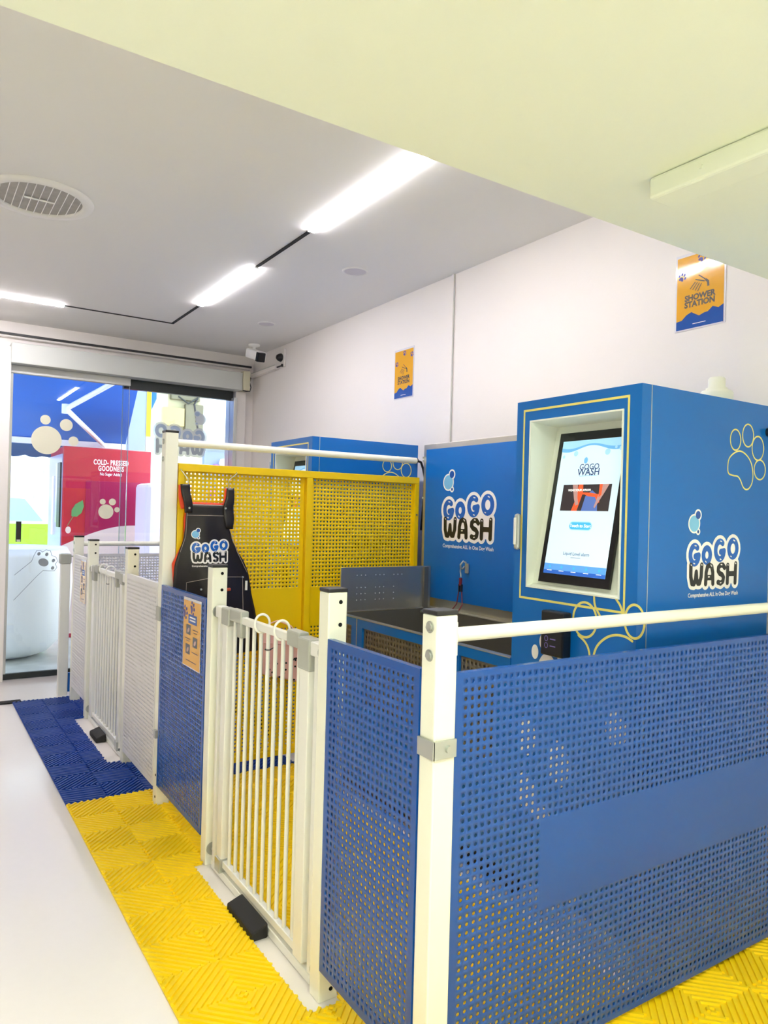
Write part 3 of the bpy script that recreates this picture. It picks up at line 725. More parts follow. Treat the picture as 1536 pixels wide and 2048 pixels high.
gate(2.024, 2.975, False, 'white tubular safety gate in the foreground beside the blue panel')
gate(4.452, 5.460, True, 'far white tubular safety gate beside the white panels')
def wedge(y0, y1, label):
    b = MB(); x0, x1 = 1.037, 1.098
    P = [(x0, y0, .0005), (x0, y0, .030), (x0, y1, .0005), (x0, y1, .030), (x1, y0, .0005), (x1, y0, .052), (x1, y1, .0005), (x1, y1, .052)]
    b.hexa(P, 'black_rubber'); tag(b.build('rubber_wedge', bevel=.006), label, 'ramp', 'black rubber wedges')
wedge(2.36, 2.60, 'black rubber wedge on the floor against the near gate')
wedge(4.86, 5.06, 'black rubber wedge on the floor against the far gate')
# free-standing white gate post near the street door
t = thing('gate_upright', 'square white upright with grey latch head near the glass door', 'post', (1.07, 6.25, 0))
MB().box(1.03, 1.10, 6.22, 6.28, .0, 1.04, 'gate_white').build('shaft', t, .004)
o = MB().box(1.02, 1.105, 6.215, 6.285, 1.04, 1.12, 'gate_grey').build('latch', t, .008)
b = MB(); b.cyl((1.105, 6.24, 1.10), (1.13, 6.10, 1.10), .006, 'zinc', 8); b.build('spindle', t)
b = MB(); b.lathe((1.128, 6.09, 1.10), [(.001, -.03), (.03, -.02), (.03, -.012), (.001, -.01)], 'zinc', 16, 'Y'); b.build('wheel', t)
MB().box(1.105, 1.16, 6.24, 6.27, .02, .17, 'blue_metal').build('foot_bracket', t, .003)

# ------------------------------------------------------------------ notices and posters
def notice(x, y1, y0, z0, z1, label):
    t = thing('notice', label, 'notice', (x, (y0+y1)/2, z0), 'orange instruction notices on the fence')
    W = y1-y0; H = z1-z0
    MB().box(x-.0015, x, y0-.003, y1+.003, z0-.004, z1+.012, 'poster_edge').build('sleeve', t)
    d = Decal((x-.0016, y1, z0), (0, -1, 0), (0, 0, 1), (-1, 0, 0)); d.rect(0, W, 0, H, 'poster_yellow', 0)
    for (a, c, r) in ((.5, .89, .12), (.08, .80, .12), (.98, .80, .12)):
        if a < .9: paw(d, W*a, H*c, W*r, 'poster_violet', 1, rot=-1.2)
    d.rect(W*.30, W*.80, H*.66, H*.80, 'logo_navy', 1)
    for q in (.755, .71): d.stroke([(W*.38, H*q), (W*.72, H*q)], H*.022, 'logo_white', 2, caps=False)
    for (a, c) in ((.32, .56), (.72, .40), (.30, .26)):
        d.rect(W*(a-.13), W*(a+.13), H*(c-.075), H*(c+.075), 'photo_grey', 1); d.disc(W*a, H*(c-.01), W*.07, 'photo_hand', 2, ry=H*.03, rot=.6)
    for (a, c, l_) in ((.72, .58, .30), (.72, .54, .2), (.28, .42, .34), (.30, .385, .2), (.72, .24, .36), (.5, .09, .6)):
        d.stroke([(W*(a-l_/2), H*c), (W*(a+l_/2), H*c)], H*.011, 'poster_ink', 1, caps=False)
    d.build('print', t)
notice(1.0825, 3.325, 3.095, .79, 1.085, 'orange instruction notice on the blue side panel left of the near gate')
notice(1.0825, 5.72, 5.535, .80, 1.10, 'small orange notice on the far white side panel')
def poster(y1, y0, z0, z1, label, tilt=0.):
    W = y1-y0; H = z1-z0
    t = thing('shower_poster', label, 'poster', (XW-.002, (y0+y1)/2, z0), 'orange and blue shower posters')
    MB().box(XW-.0035, XW-.001, y0-.008, y1+.008, z0-.006, z1+.014, 'poster_edge').build('sleeve', t)
    d = Decal((XW-.0036, y1, z0), (0, -1, 0), (0, 0, 1), (-1, 0, 0)); d.rect(0, W, 0, H, 'poster_yellow', 0)
    wave = [(0, .12), (.12, .13), (.22, .19), (.33, .22), (.42, .18), (.5, .15), (.6, .175), (.68, .18), (.78, .235), (.9, .20), (1, .235)]
    d.poly([(0, 0), (W, 0)] + [(W*a, H*c) for a, c in reversed(wave)], 'poster_blue', 1)
    d.text('SHOWER', W*.5, H*.415, W*.155, 'poster_ink', 1, bold=W*.007); d.text('STATION', W*.5, H*.325, W*.155, 'poster_ink', 1, bold=W*.007)
    d.stroke([(W*.36, H*.055), (W*.64, H*.055)], W*.012, 'logo_white', 2, caps=False)
    for k in range(4): d.stroke([(W*(.40+.045*k), H*(.62-.012*k)), (W*(.29+.055*k), H*(.54-.018*k))], W*.018, 'poster_ink', 1, caps=False)
    d.stroke([(W*.40, H*.655), (W*.60, H*.60)], W*.02, 'poster_ink', 1, caps=False); d.stroke([(W*.47, H*.705), (W*.62, H*.62)], W*.018, 'poster_ink', 1, caps=False)
    d.stroke([(W*.62, H*.62), (W*.67, H*.585), (W*.68, H*.52)], W*.045, 'poster_ink', 1, caps=False)
    for (a, c) in ((.10, .72), (.52, .92), (.92, .86)): paw(d, W*a, H*c, W*.075, 'poster_violet', 1, rot=-.5)
    d.build('print', t)
poster(4.425, 4.198, 2.335, 2.672, 'smaller looking orange shower poster high on the wall left of the conduit')
poster(2.100, 1.868, 2.375, 2.705, 'larger looking orange shower poster high on the wall just below the low ceiling')

# ------------------------------------------------------------------ wash kiosk
def make_kiosk(label):
    KX0, KX1, KY0, KY1, KZ0, KZ1 = 2.0, 2.77, 1.546, 2.128, .12, 1.95
    t = thing('wash_kiosk', label, 'kiosk', (2.38, 1.84, 0), 'blue wash kiosks')
    # side and rear body (open box behind the door)
    b = MB(); b.box(2.052, KX1, KY0, KY1, KZ0, KZ1, 'blue_metal'); 
    # carve is not needed: the recess box sits in the 5 cm door plus a sunk liner, so build body as shell
    b = MB(); th = .012
    b.box(2.052, KX1, KY0, KY0+th, KZ0, KZ1, 'blue_metal'); b.box(2.052, KX1, KY1-th, KY1, KZ0, KZ1, 'blue_metal')
    b.box(KX1-th, KX1, KY0+th, KY1-th, KZ0, KZ1, 'blue_metal'); b.box(2.052, KX1-th, KY0+th, KY1-th, KZ1-th, KZ1, 'blue_metal'); b.box(2.052, KX1-th, KY0+th, KY1-th, KZ0, KZ0+th, 'blue_metal')
    b.build('body', t)
    b = MB(); b.box(2.07, 2.72, 1.60, 2.10, .001, KZ0, 'white_sheet'); b.build('plinth', t)
    # door with the opening
    oy0, oy1, oz0, oz1 = 1.618, 2.052, 1.238, 1.870
    b = MB(); X0, X1 = 2.0, 2.048
    b.box(X0, X1, KY0, oy0, KZ0, KZ1, 'blue_metal'); b.box(X0, X1, oy1, KY1, KZ0, KZ1, 'blue_metal'); b.box(X0, X1, oy0, oy1, KZ0, oz0, 'blue_metal'); b.box(X0, X1, oy0, oy1, oz1, KZ1, 'blue_metal')
    dr = b.build('door', t)
    b = MB(); b.box(2.0485, 2.0515, KY0-.001, KY0+.004, KZ0+.01, KZ1-.002, 'alu'); b.build('hinge_strip', t)
    # liner of the recess: sloping back
    bx0, bx1 = 2.028, 2.140
    b = MB(); e_ = .003; A = [(1.999, oy0+e_, oz0+e_), (1.999, oy1-e_, oz0+e_), (1.999, oy1-e_, oz1-e_), (1.999, oy0+e_, oz1-e_)]; B = [(bx0, oy0+e_, oz0+.012), (bx0, oy1-e_, oz0+.012), (bx1, oy1-e_, oz1-.012), (bx1, oy0+e_, oz1-.012)]
    b.add(A + B, [(0, 1, 5, 4), (1, 2, 6, 5), (2, 3, 7, 6), (3, 0, 4, 7), (4, 5, 6, 7)], 'recess_white')
    ln = b.build('screen_recess', t)
    b = MB()
    for (a, c, e, f) in ((oy0-.003, oy0+.003, oz0-.003, oz1+.003), (oy1-.003, oy1+.003, oz0-.003, oz1+.003), (oy0+.003, oy1-.003, oz0-.003, oz0+.003), (oy0+.003, oy1-.003, oz1-.003, oz1+.003)): b.box(1.996, 1.9995, a, c, e, f, 'recess_white')
    b.build('recess_lip', t)
    # screen
    sy1, sy0 = 2.005, 1.670; zb, zt = 1.262, 1.828
    up = Vector((.104, 0, zt-zb)); L = up.length; up.normalize(); n = Vector((-up.z, 0, up.x))
    o = Vector((2.010, sy1, zb)); W = sy1-sy0
    b = MB(); u = Vector((0, -1, 0)); th = .012
    P = [o + u*a + up*c - n*e for a in (0, W) for c in (0, L) for e in (0, th)]; b.hexa([tuple(x) for x in P], 'black_gloss'); sc = b.build('screen', t, .002)
    d = Decal(o, u, up, n, .0004); mx_, my = .022, .034; w0, w1, h0, h1 = mx_, W-mx_, my, L-my; SW = w1-w0; SH = h1-h0
    d.rect(w0, w1, h0, h1, 'screen_bg', 0)
    def X(a): return w0 + SW*a
    def Yy(a): return h0 + SH*a
    N = 24; top = [(X(i/N), Yy(.955 + .016*math.sin(i/N*8.5+3.6))) for i in range(N+1)]; low = [(X(i/N), Yy(.935 + .022*math.sin(i/N*8.0+3.9))) for i in range(N+1)]
    d.poly([(X(0), Yy(1))] + top + [(X(1), Yy(1))], 'screen_wave', 1)
    for i in range(N): d.poly([low[i], low[i+1], top[i+1], top[i]], 'screen_wave2', 2)
    for (a, c, r) in ((.25, .90, .022), (.05, .88, .014), (.76, .90, .026), (.88, .93, .012), (.96, .92, .018)): d.disc(X(a), Yy(c), r*SW*1.6, 'screen_wave', 3)
    # small logo
    lx, lw = X(.37), SW*.28
    d.disc(X(.43), Yy(.845), .009, 'screen_wave2', 1, ry=.012)
    d.text('GOGO', X(.5), Yy(.795), .030, 'screen_ink', 1, bold=.0003); d.text('WASH', X(.5), Yy(.755), .036, 'screen_ink', 1, bold=.0006)
    d.rect(X(.36), X(.64), Yy(.727), Yy(.730), 'screen_wave2', 1)
    # video still
    v0, v1, q0, q1 = X(.12), X(.90), Yy(.47), Yy(.665)
    d.rect(v0, v1, q0, q1, 'screen_dark', 1); VW, VH = v1-v0, q1-q0
    def V(a, c): return (v0 + VW*a, q0 + VH*c)
    d.poly([V(.33, 1), V(.42, 1), V(.44, .7), V(.36, .0), V(.24, 0), V(.30, .4)], 'screen_orange', 2)
    d.poly([V(.20, 1), V(.31, 1), V(.34, .5), V(.38, .25), V(.32, .2), V(.27, .45)], 'screen_skin', 3)
    d.poly([V(.45, 0), V(.78, 0), V(.74, .6), V(.62, .78), V(.5, .55)], 'screen_blue', 2)
    d.poly([V(.36, .62), V(.48, .62), V(.55, .55), V(.7, .52), V(.76, .3), V(.80, .32), V(.78, .62), V(.6, .68), V(.46, .7)], 'screen_orange', 3)
    d.poly([V(.80, 1), V(.95, 1), V(.88, .7), V(.80, .4), V(.72, .1), V(.70, .15), V(.76, .6)], 'screen_skin', 3); d.poly([V(.76, 1), V(.82, 1), V(.82, .6), V(.77, .5)], 'screen_orange', 4)
    d.text('WEAR YOUR APRON', V(.12, .78)[0], V(0, .78)[1], VH*.115, 'screen_white', 5, bold=.0003, align='LEFT')
    # button
    bc = Yy(.36)
    d.stroke([(X(.37), bc), (X(.63), bc)], SH*.066, 'screen_wave', 1); d.stroke([(X(.37), bc), (X(.63), bc)], SH*.052, 'screen_btn', 2)
    d.text('Touch to Start', X(.5), bc, .0165, 'screen_white', 3, bold=.0002)
    d.text('Liquid Level alarm', X(.5), Yy(.155), .017, 'screen_ink', 1, bold=.00015); d.rect(X(.42), X(.58), Yy(.126), Yy(.129), 'screen_ink', 1)
    d.rect(X(0), X(1), Yy(0), Yy(.075), 'screen_bar', 1); d.rect(X(0), X(1), Yy(0), Yy(.028), 'screen_bar2', 2)
    for k in range(5): d.disc(X(.1+.2*k), Yy(.052), .0055, 'screen_btn', 3); d.rect(X(.06+.2*k), X(.14+.2*k), Yy(.022), Yy(.026), 'screen_white', 3)
    d.build('display', sc)
    # yellow line work and paws on the door
    d = Decal((2.0, 0, 0), (0, -1, 0), (0, 0, 1), (-1, 0, 0))
    d.stroke([(-2.088, 1.193), (-1.597, 1.193), (-1.597, 1.913), (-2.088, 1.913)], .0085, 'outline_yellow', 0, closed=True)
    for (y, z, r, rz) in ((1.762, 1.148, .053, .061), (1.553, 1.170, .039, .055)): d.stroke(arc(-y, z, r, rz, 0, 360, 32), .0085, 'outline_yellow', 1, closed=True)
    for pts in ([(1.723, 1.236), (1.718, 1.203), (1.695, 1.17)], [(1.63, 1.236), (1.612, 1.216), (1.60, 1.191)], [(1.789, 1.09), (1.757, 1.07), (1.74, 1.043), (1.735, 1.00), (1.745, .92)],
                [(1.725, .98), (1.719, 1.028), (1.703, 1.067), (1.666, 1.1), (1.626, 1.115), (1.587, 1.115), (1.56, 1.105)]): d.stroke(smooth([(-a, c) for a, c in pts]), .0085, 'outline_yellow', 1)
    d.build('line_artwork', dr)
    d = Decal((2.0, 0, 0), (0, -1, 0), (0, 0, 1), (-1, 0, 0))
    paw(d, -1.935, .975, .068, 'logo_white', 0); d.build('white_paw_artwork', dr)
    for (y, z, r, rz) in ((2.034, .67, .048, .075), (1.87, .61, .052, .085), (2.03, .46, .052, .07), (1.617, .80, .045, .060), (1.95, .40, .05, .03), (1.80, .20, .04, .06)):
        d = Decal((2.0, 0, 0), (0, -1, 0), (0, 0, 1), (-1, 0, 0)); d.disc(-y, z, r, 'logo_white', 0, ry=rz); d.build('white_toe_artwork', dr)
    b = MB(); b.box(1.955, 2.0, 1.822, 1.930, 1.003, 1.165, 'black_plastic'); rd = b.build('card_reader', t, .006); rd['label'] = 'black card reader box'
    for (y, z) in ((1.90, 1.065), (1.90, 1.04)):
        d = Decal((1.955, 0, 0), (0, -1, 0), (0, 0, 1), (-1, 0, 0)); d.stroke(arc(-y, z, .008, .009, 0, 350, 16), .0022, 'purple_icon', 0, closed=True); d.rect(-y+.018, -y+.045, z-.002, z+.002, 'purple_icon', 0); d.build('reader_symbol', rd)
    b = MB(); b.box(1.978, 2.0, 2.088, 2.112, 1.375, 1.515, 'zinc'); hd = b.build('door_handle', dr, .009); hd['label'] = 'silver pull handle'
    b = MB(); b.box(1.973, 1.978, 2.093, 2.107, 1.395, 1.50, 'gate_white'); b.build('grip', t, .004)
    # side artwork
    d = Decal((0, KY0, 0), (1, 0, 0), (0, 0, 1), (0, -1, 0))
    for (cx, cz, rx, rz) in ((2.533, 1.805, .033, .038), (2.613, 1.827, .036, .042), (2.680, 1.784, .039, .045), (2.696, 1.704, .038, .037)):
        d.stroke(arc(cx, cz, rx, rz, 0, 360, 28), .0055, 'outline_yellow', 0, closed=True)
    d.stroke(smooth([(2.488, 1.701), (2.495, 1.733), (2.524, 1.755), (2.563, 1.766), (2.603, 1.755), (2.636, 1.728), (2.65, 1.69), (2.648, 1.657), (2.631, 1.634), (2.609, 1.626), (2.588, 1.635), (2.571, 1.658), (2.552, 1.672), (2.523, 1.674), (2.495, 1.680)], True), .0055, 'outline_yellow', 0, closed=True)
    d.build('yellow_paw_artwork', t)
    d = Decal((2.258, KY0, 1.238), (1, 0, 0), (0, 0, 1), (0, -1, 0)); logo(d, 0, 0, .325); d.build('logo', t)
    b = MB(); b.cyl((2.745, KY0-.0, 1.85), (2.745, KY0-.022, 1.85), .017, 'black_plastic', 12); b.tube([(2.745, KY0-.02, 1.85), (2.77, KY0-.035, 1.84), (2.80, KY0-.02, 1.80), (2.83, KY0+.0, 1.74), (2.84, KY0+.02, 1.6), (2.84, KY0+.04, 1.4)], .008, 'black_plastic', 8); o = b.build('power_cable', t); o['label'] = 'black power cable'
    return t
k1 = make_kiosk('near blue wash kiosk with screen, fully visible on the right')
k2 = copy_tree(k1, None, 'far blue wash kiosk, its top showing above the yellow partition'); k2.location.y += 2.32
# white pipe cap on the near kiosk
b = MB(); b.lathe((2.68, 1.72, 1.951), [(.001, .125), (.026, .125), (.032, .118), (.032, .085), (.040, .082), (.040, .075), (.056, .070), (.062, .060), (.062, .002), (.001, .0)], 'post_white', 24)
tag(b.build('bottle_cap_fitting'), 'small round off-white capped fitting on top of the near kiosk', 'fitting')

# ------------------------------------------------------------------ wash tub
def make_tub(label):
    Y0, Y1 = 2.133, 3.562; X0, X1, ZR = 2.0, 2.68, .950
    t = thing('dog_wash_tub', label, 'wash tub', (2.34, 2.85, 0), 'stainless dog wash tubs')
    # front: blue frame with window openings
    wins = [(3.358, 3.499, .50, .905), (2.68, 3.250, .50, .905), (2.205, 2.45, .50, .900)]
    b = MB(); xs = X0, X0+.02
    ys = [Y0, 2.205, 2.45, 2.68, 3.250, 3.358, 3.499, Y1]
    b.box(*xs, Y0, Y1, .903, ZR-.004, 'blue_metal'); b.box(*xs, Y0, Y1, .12, .50, 'blue_metal')
    for i in (0, 2, 4, 6): b.box(*xs, ys[i], ys[i+1], .50, .903, 'blue_metal')
    fr = b.build('front_frame', t)
    for (a, c, e, f) in wins:
        perforated('front_grille', (X0+.012, c, e), (0, -1, 0), (0, 0, 1), (-1, 0, 0), c-a, f-e, 'steel_dark', t, pitch=.026, r=.006, th=.001, margin=.004)
    b = MB()
    for y in (3.303,): b.box(X0-.002, X0, y-.003, y+.003, .13, .945, 'steel')
    b.build('seam_strip', t)
    b = MB(); b.box(X0-.003, X0+.03, Y0, Y1, ZR-.004, ZR, 'steel'); b.box(X1-.05, X1, Y0, Y1, ZR-.004, ZR, 'steel'); b.box(X0+.03, X1-.05, Y1-.03, Y1, ZR-.004, ZR, 'steel'); b.box(X0+.03, X1-.05, Y0, Y0+.03, ZR-.004, ZR, 'steel'); b.build('rim', t, .001)
    b = MB(); i0, i1, j0, j1, zb = X0+.03, X1-.05, Y0+.03, Y1-.03, .60
    for (a, c, e, f) in ((i0-.004, i0, j0, j1), (i1, i1+.004, j0, j1), (i0, i1, j0-.004, j0), (i0, i1, j1, j1+.004)): b.box(a, c, e, f, zb, ZR-.005, 'steel_dark')
    b.box(i0, i1, j0, j1, zb-.004, zb, 'steel_dark'); b.build('basin', t)
    b = MB(); b.box(2.06, X1, Y0+.01, Y1-.02, .001, .12, 'black_rubber'); b.box(X0+.021, X1, Y0+.001, Y0+.004, .12, .90, 'blue_metal'); b.box(X0+.021, X1, Y1-.004, Y1-.001, .12, .94, 'steel'); b.build('base', t)
    # back splash panel
    b = MB(); b.box(X1, X1+.03, Y0, 3.675, .95, 1.935, 'steel'); b.box(X1, X1+.03, Y0, 3.562, .30, .95, 'steel'); b.build('back_plate', t, .001)
    b = MB(); b.box(X1-.004, X1-.0005, Y0, 3.645, 1.003, 1.903, 'blue_metal'); bp = b.build('back_panel', t)
    d = Decal((X1-.004, 3.475, 1.312), (0, -1, 0), (0, 0, 1), (-1, 0, 0)); logo(d, 0, 0, .487); d.build('logo', bp)
    b = MB()
    for z in (1.85, 1.83, 1.60): b.box(X1-.006, X1+.03, 3.675, 3.683, z, z+.012, 'zinc')
    b.build('edge_clip', t)
    # end splash guard
    b = MB(); b.box(2.035, X1-.022, 3.545, 3.553, .951, 1.195, 'steel'); sg = b.build('splash_guard', t, .002); sg['label'] = 'polished steel end plate with rows of rivets'
    b = MB()
    for row, z in enumerate((1.15, 1.08, 1.045, 1.01)):
        for k in range(3):
            for g in range(3):
                if row and g == 2 and k: continue
                b.cyl((2.14+g*.125+k*.028, 3.545, z), (2.14+g*.125+k*.028, 3.5435, z), .003, 'white', 8)
    b.build('rivet', sg)
    b = MB(); b.box(2.60, 2.63, 3.530, 3.5445, .60, 1.19, 'steel_dark'); b.build('guard_strut', t, .001)
    b = MB(); b.tube([(2.56, 3.50, .93), (2.59, 3.51, .935), (2.62, 3.49, .93)], .008, 'steel', 8); b.cyl((2.60, 3.50, .90), (2.60, 3.50, .945), .007, 'zinc', 8); b.cyl((2.57, 3.47, .935), (2.62, 3.52, .935), .006, 'zinc', 8); b.build('latch', t)
    return t
make_tub('near dog wash tub with blue back panel and stainless basin')
t2 = None
src = [o for o in bpy.data.objects if o.name == 'dog_wash_tub'][0]
t2 = copy_tree(src, None, 'far dog wash tub behind the yellow partition'); t2.location.y += 2.32
# hook with leash on the back panel
t = thing('leash', 'dark red double leash hanging from a chrome hook on the blue back panel', 'leash', (2.60, 3.22, .96))
b = MB(); b.box(2.664, 2.6755, 3.205, 3.235, 1.175, 1.232, 'zinc'); b.build('hook_plate', t, .004)
b = MB(); b.tube([(2.662, 3.22, 1.235), (2.645, 3.225, 1.245), (2.630, 3.23, 1.225), (2.635, 3.235, 1.205), (2.65, 3.235, 1.20), (2.66, 3.23, 1.215)], .0055, 'zinc'); b.build('hook', t)
b = MB(); b.tube([(2.635, 3.233, 1.20), (2.635, 3.236, 1.185), (2.637, 3.233, 1.17), (2.635, 3.23, 1.155)], .0045, 'zinc'); b.build('snap_clip', t)
b = MB(); b.box(2.630, 2.642, 3.224, 3.242, 1.105, 1.15, 'leash_red'); b.box(2.630, 2.642, 3.218, 3.228, 1.07, 1.115, 'black_plastic'); b.box(2.630, 2.642, 3.238, 3.248, 1.07, 1.115, 'black_plastic'); b.build('joiner', t, .003)
b = MB(); b.tube([(2.636, 3.246, 1.08), (2.632, 3.258, 1.0), (2.60, 3.262, .965), (2.59, 3.262, .93)], .0035, 'leash_red', 6); b.tube([(2.636, 3.222, 1.08), (2.632, 3.208, 1.0), (2.60, 3.204, .965), (2.59, 3.203, .93)], .0035, 'leash_red', 6); b.build('cord', t)

# ------------------------------------------------------------------ apron
t = thing('apron', 'dark leather apron with orange lining and printed lettering hanging on the yellow partition', 'apron', (1.36, 3.66, .74))
def sheet(name, prof, y_of, m, parent, nu=24, nv=40, th=.003):
    """prof: list of (z, xl, xr)"""
    zs = [p_[0] for p_ in prof][::-1]; xl = [p_[1] for p_ in prof][::-1]; xr = [p_[2] for p_ in prof][::-1]
    vs = []; fs = []
    z0, z1 = prof[0][0], prof[-1][0]
    for j in range(nv+1):
        z = z0 + (z1-z0)*j/nv; a = np.interp(z, zs, xl); c = np.interp(z, zs, xr)
        for i in range(nu+1):
            s = i/nu; vs.append((a+(c-a)*s, y_of(s, z), z))
    for j in range(nv):
        for i in range(nu): q = j*(nu+1)+i; fs.append((q, q+nu+1, q+nu+2, q+1))
    mb = MB(); mb.add(vs, fs, m, True); o = mb.build(name, parent)
    sl = o.modifiers.new('thickness', 'SOLIDIFY'); sl.thickness = th; sl.offset = 0
    return o
def ya(s, z):
    k = max(0, min(1, (1.5-z)/.5)); e = (2*s-1)
    return 3.672 - .030*(1-e*e)*k - .012*k*math.sin(s*9+z*3) - .006*math.sin(s*4+z*11)*k
prof = [(1.525, 1.193, 1.412), (1.50, 1.192, 1.416), (1.40, 1.188, 1.425), (1.34, 1.180, 1.440), (1.28, 1.158, 1.475), (1.22, 1.140, 1.515), (1.16, 1.136, 1.540), (1.05, 1.135, 1.560), (.95, 1.133, 1.585), (.85, 1.13, 1.60), (.745, 1.13, 1.61)]
body = sheet('body', prof, ya, 'leather', t)
def yb(s, z): return ya(s, z) + .009
o = sheet('lining', [(1.535, 1.20, 1.405), (1.45, 1.183, 1.42), (1.34, 1.186, 1.44), (1.22, 1.128, 1.505), (1.10, 1.140, 1.55), (.75, 1.138, 1.60)], yb, 'orange_cloth', t); o['label'] = 'orange lining'
def ys(s, z): return 3.664 + .003*math.sin(z*60)
sheet('strap', [(1.625, 1.155, 1.205), (1.58, 1.162, 1.208), (1.52, 1.178, 1.222), (1.48, 1.182, 1.222)], ys, 'leather', t, 4, 12)
sheet('strap', [(1.615, 1.402, 1.442), (1.57, 1.400, 1.444), (1.52, 1.385, 1.44), (1.46, 1.39, 1.445), (1.40, 1.405, 1.44)], ys, 'leather', t, 4, 12)
o = sheet('strap_lining', [(1.620, 1.148, 1.165), (1.56, 1.150, 1.17), (1.50, 1.163, 1.19)], lambda s, z: 3.672, 'orange_cloth', t, 3, 8); o['label'] = 'orange strap lining'
o = sheet('strap_lining', [(1.612, 1.393, 1.408), (1.56, 1.391, 1.408), (1.52, 1.380, 1.40)], lambda s, z: 3.672, 'orange_cloth', t, 3, 8); o['label'] = 'orange strap lining'
def on_apron(x, z):
    zs = [p_[0] for p_ in prof][::-1]; a = np.interp(z, zs, [p_[1] for p_ in prof][::-1]); c = np.interp(z, zs, [p_[2] for p_ in prof][::-1])
    return Vector((x, ya((x-a)/(c-a), z) - .0035, z))
b = MB()
for path in ([(1.197, 1.521), (1.408, 1.521)], [(1.196, 1.468), (1.417, 1.468)], [(1.197, 1.52), (1.192, 1.36), (1.165, 1.28)], [(1.412, 1.52), (1.422, 1.40), (1.470, 1.28), (1.53, 1.17)], [(1.20, 1.125), (1.30, 1.145), (1.40, 1.15), (1.505, 1.145)], [(1.505, 1.145), (1.508, .80)], [(1.20, 1.125), (1.20, .95)]):
    pts = []
    for (p0, p1) in zip(path, path[1:]):
        for k in range(9): pts.append(on_apron(p0[0]+(p1[0]-p0[0])*k/8, p0[1]+(p1[1]-p0[1])*k/8))
    b.tube(pts, .0013, 'stitch', 5)
b.build('stitching', t)
b = MB()
for (x, z) in ((1.205, 1.505), (1.398, 1.508), (1.505, 1.145), (1.27, 1.09)):
    p_ = on_apron(x, z); b.cyl(p_, p_ + Vector((0, -.005, 0)), .0055, 'zinc', 10)
b.build('rivet', t)
b = MB(); b.tube([on_apron(1.335+.01*k, 1.085) for k in range(10)], .0085, 'tan_label', 8); o = b.build('leather_tab', t); o['label'] = 'rust coloured tab'
p_ = on_apron(1.525, 1.10); MB().box(p_.x-.006, p_.x+.006, p_.y-.006, p_.y-.001, 1.075, 1.125, 'white').build('brand_tag', t)
class CurvedDecal(Decal):
    def _p(s, x, y, l): q = on_apron(s.o.x + x, s.o.z + y); q.y -= .0012 + l*.0006; return q
d = CurvedDecal((1.215, 0, 1.205), (1, 0, 0), (0, 0, 1), (0, -1, 0)); d.maxrun = 2; logo(d, 0, 0, .21); o = d.build('logo', t)
for i, (xa, xb) in enumerate(((1.195, 1.165), (1.412, 1.465))):
    b = MB(); y = 3.686
    b.tube([(xb, 3.715, 1.70), (xb, 3.70, 1.705), (xb, y, 1.695), ((xa+xb)/2, 3.68, 1.675), (xa, 3.672, 1.655), (xa+.003, 3.670, 1.63), (xa, 3.672, 1.61), (xa-.008, 3.675, 1.605), (xa-.012, 3.673, 1.615)], .0022, 'zinc', 6)
    tag(b.build('wire_hook'), ('wire hook holding the left strap of the apron', 'wire hook holding the right strap of the apron')[i], 'hook', 'wire hooks of the apron')
# pink pouch
t = thing('pink_pouch', 'pale pink dotted pouch hanging on the yellow partition behind the near gate', 'pouch', (1.72, 3.64, .56))
b = MB(); P = [(1.605, 3.60, .63), (1.600, 3.61, .86), (1.615, 3.68, .62), (1.605, 3.685, .865), (1.83, 3.60, .565), (1.835, 3.61, .82), (1.825, 3.68, .56), (1.83, 3.685, .83)]
b.hexa(P, 'pink_cloth'); b.build('body', t, .01)
b = MB(); b.tube([(1.602, 3.602, .80), (1.72, 3.590, .785), (1.832, 3.602, .765)], .004, 'pink_cloth', 6); b.tube([(1.63, 3.64, .86), (1.65, 3.66, .885), (1.72, 3.68, .90), (1.79, 3.66, .87), (1.81, 3.64, .84)], .004, 'pink_cloth', 6); b.build('handle', t)
b = MB()
for k in range(26):
    x = random.uniform(1.63, 1.81); z = random.uniform(.60, .75) - (x-1.6)*.15; b.cyl((x, 3.6008, z), (x, 3.5985, z), .0055, 'hole_black', 8)
b.build('dot_print', t)

# ================================================================== OUTSIDE
b = MB(); b.box(-6, 9, 7.2, 12.2, -.12, -.03, 'paving'); struct(b.build('floor'))
b = MB(); b.box(-16, 16, 12.2, 24, -.2, -.1, 'road'); struct(b.build('floor'))
# door step
t = thing('awning', 'blue fabric awning with white folding arm over the street door', 'awning', (1.2, 8.3, 2.1))
b = MB(); A = [(-1.5, 7.25, 3.45), (2.0, 7.25, 3.45), (2.44, 10.15, 2.345), (-1.5, 10.15, 2.345)]
vs = A + [(x, y, z+.004) for x, y, z in A]; b.add(vs, [(0, 1, 2, 3), (4, 7, 6, 5), (0, 4, 5, 1), (1, 5, 6, 2), (2, 6, 7, 3), (3, 7, 4, 0)], 'awning'); b.build('canopy', t)
MB().box(-1.5, 2.44, 10.13, 10.19, 2.27, 2.345, 'white').build('front_bar', t, .005)
b = MB(); N = 60
top = [(-1.5+3.9*i/N, 10.21, 2.28) for i in range(N+1)]; low = [(-1.5+3.9*i/N, 10.21, 2.13-.03*abs(math.sin(i*.9))) for i in range(N+1)]
b.add(top+low, [(i, i+1, N+2+i, N+1+i) for i in range(N)], 'awning_dark'); o = b.build('valance', t); o['label'] = 'scalloped dark blue edge'; sl = o.modifiers.new('thickness', 'SOLIDIFY'); sl.thickness = .003
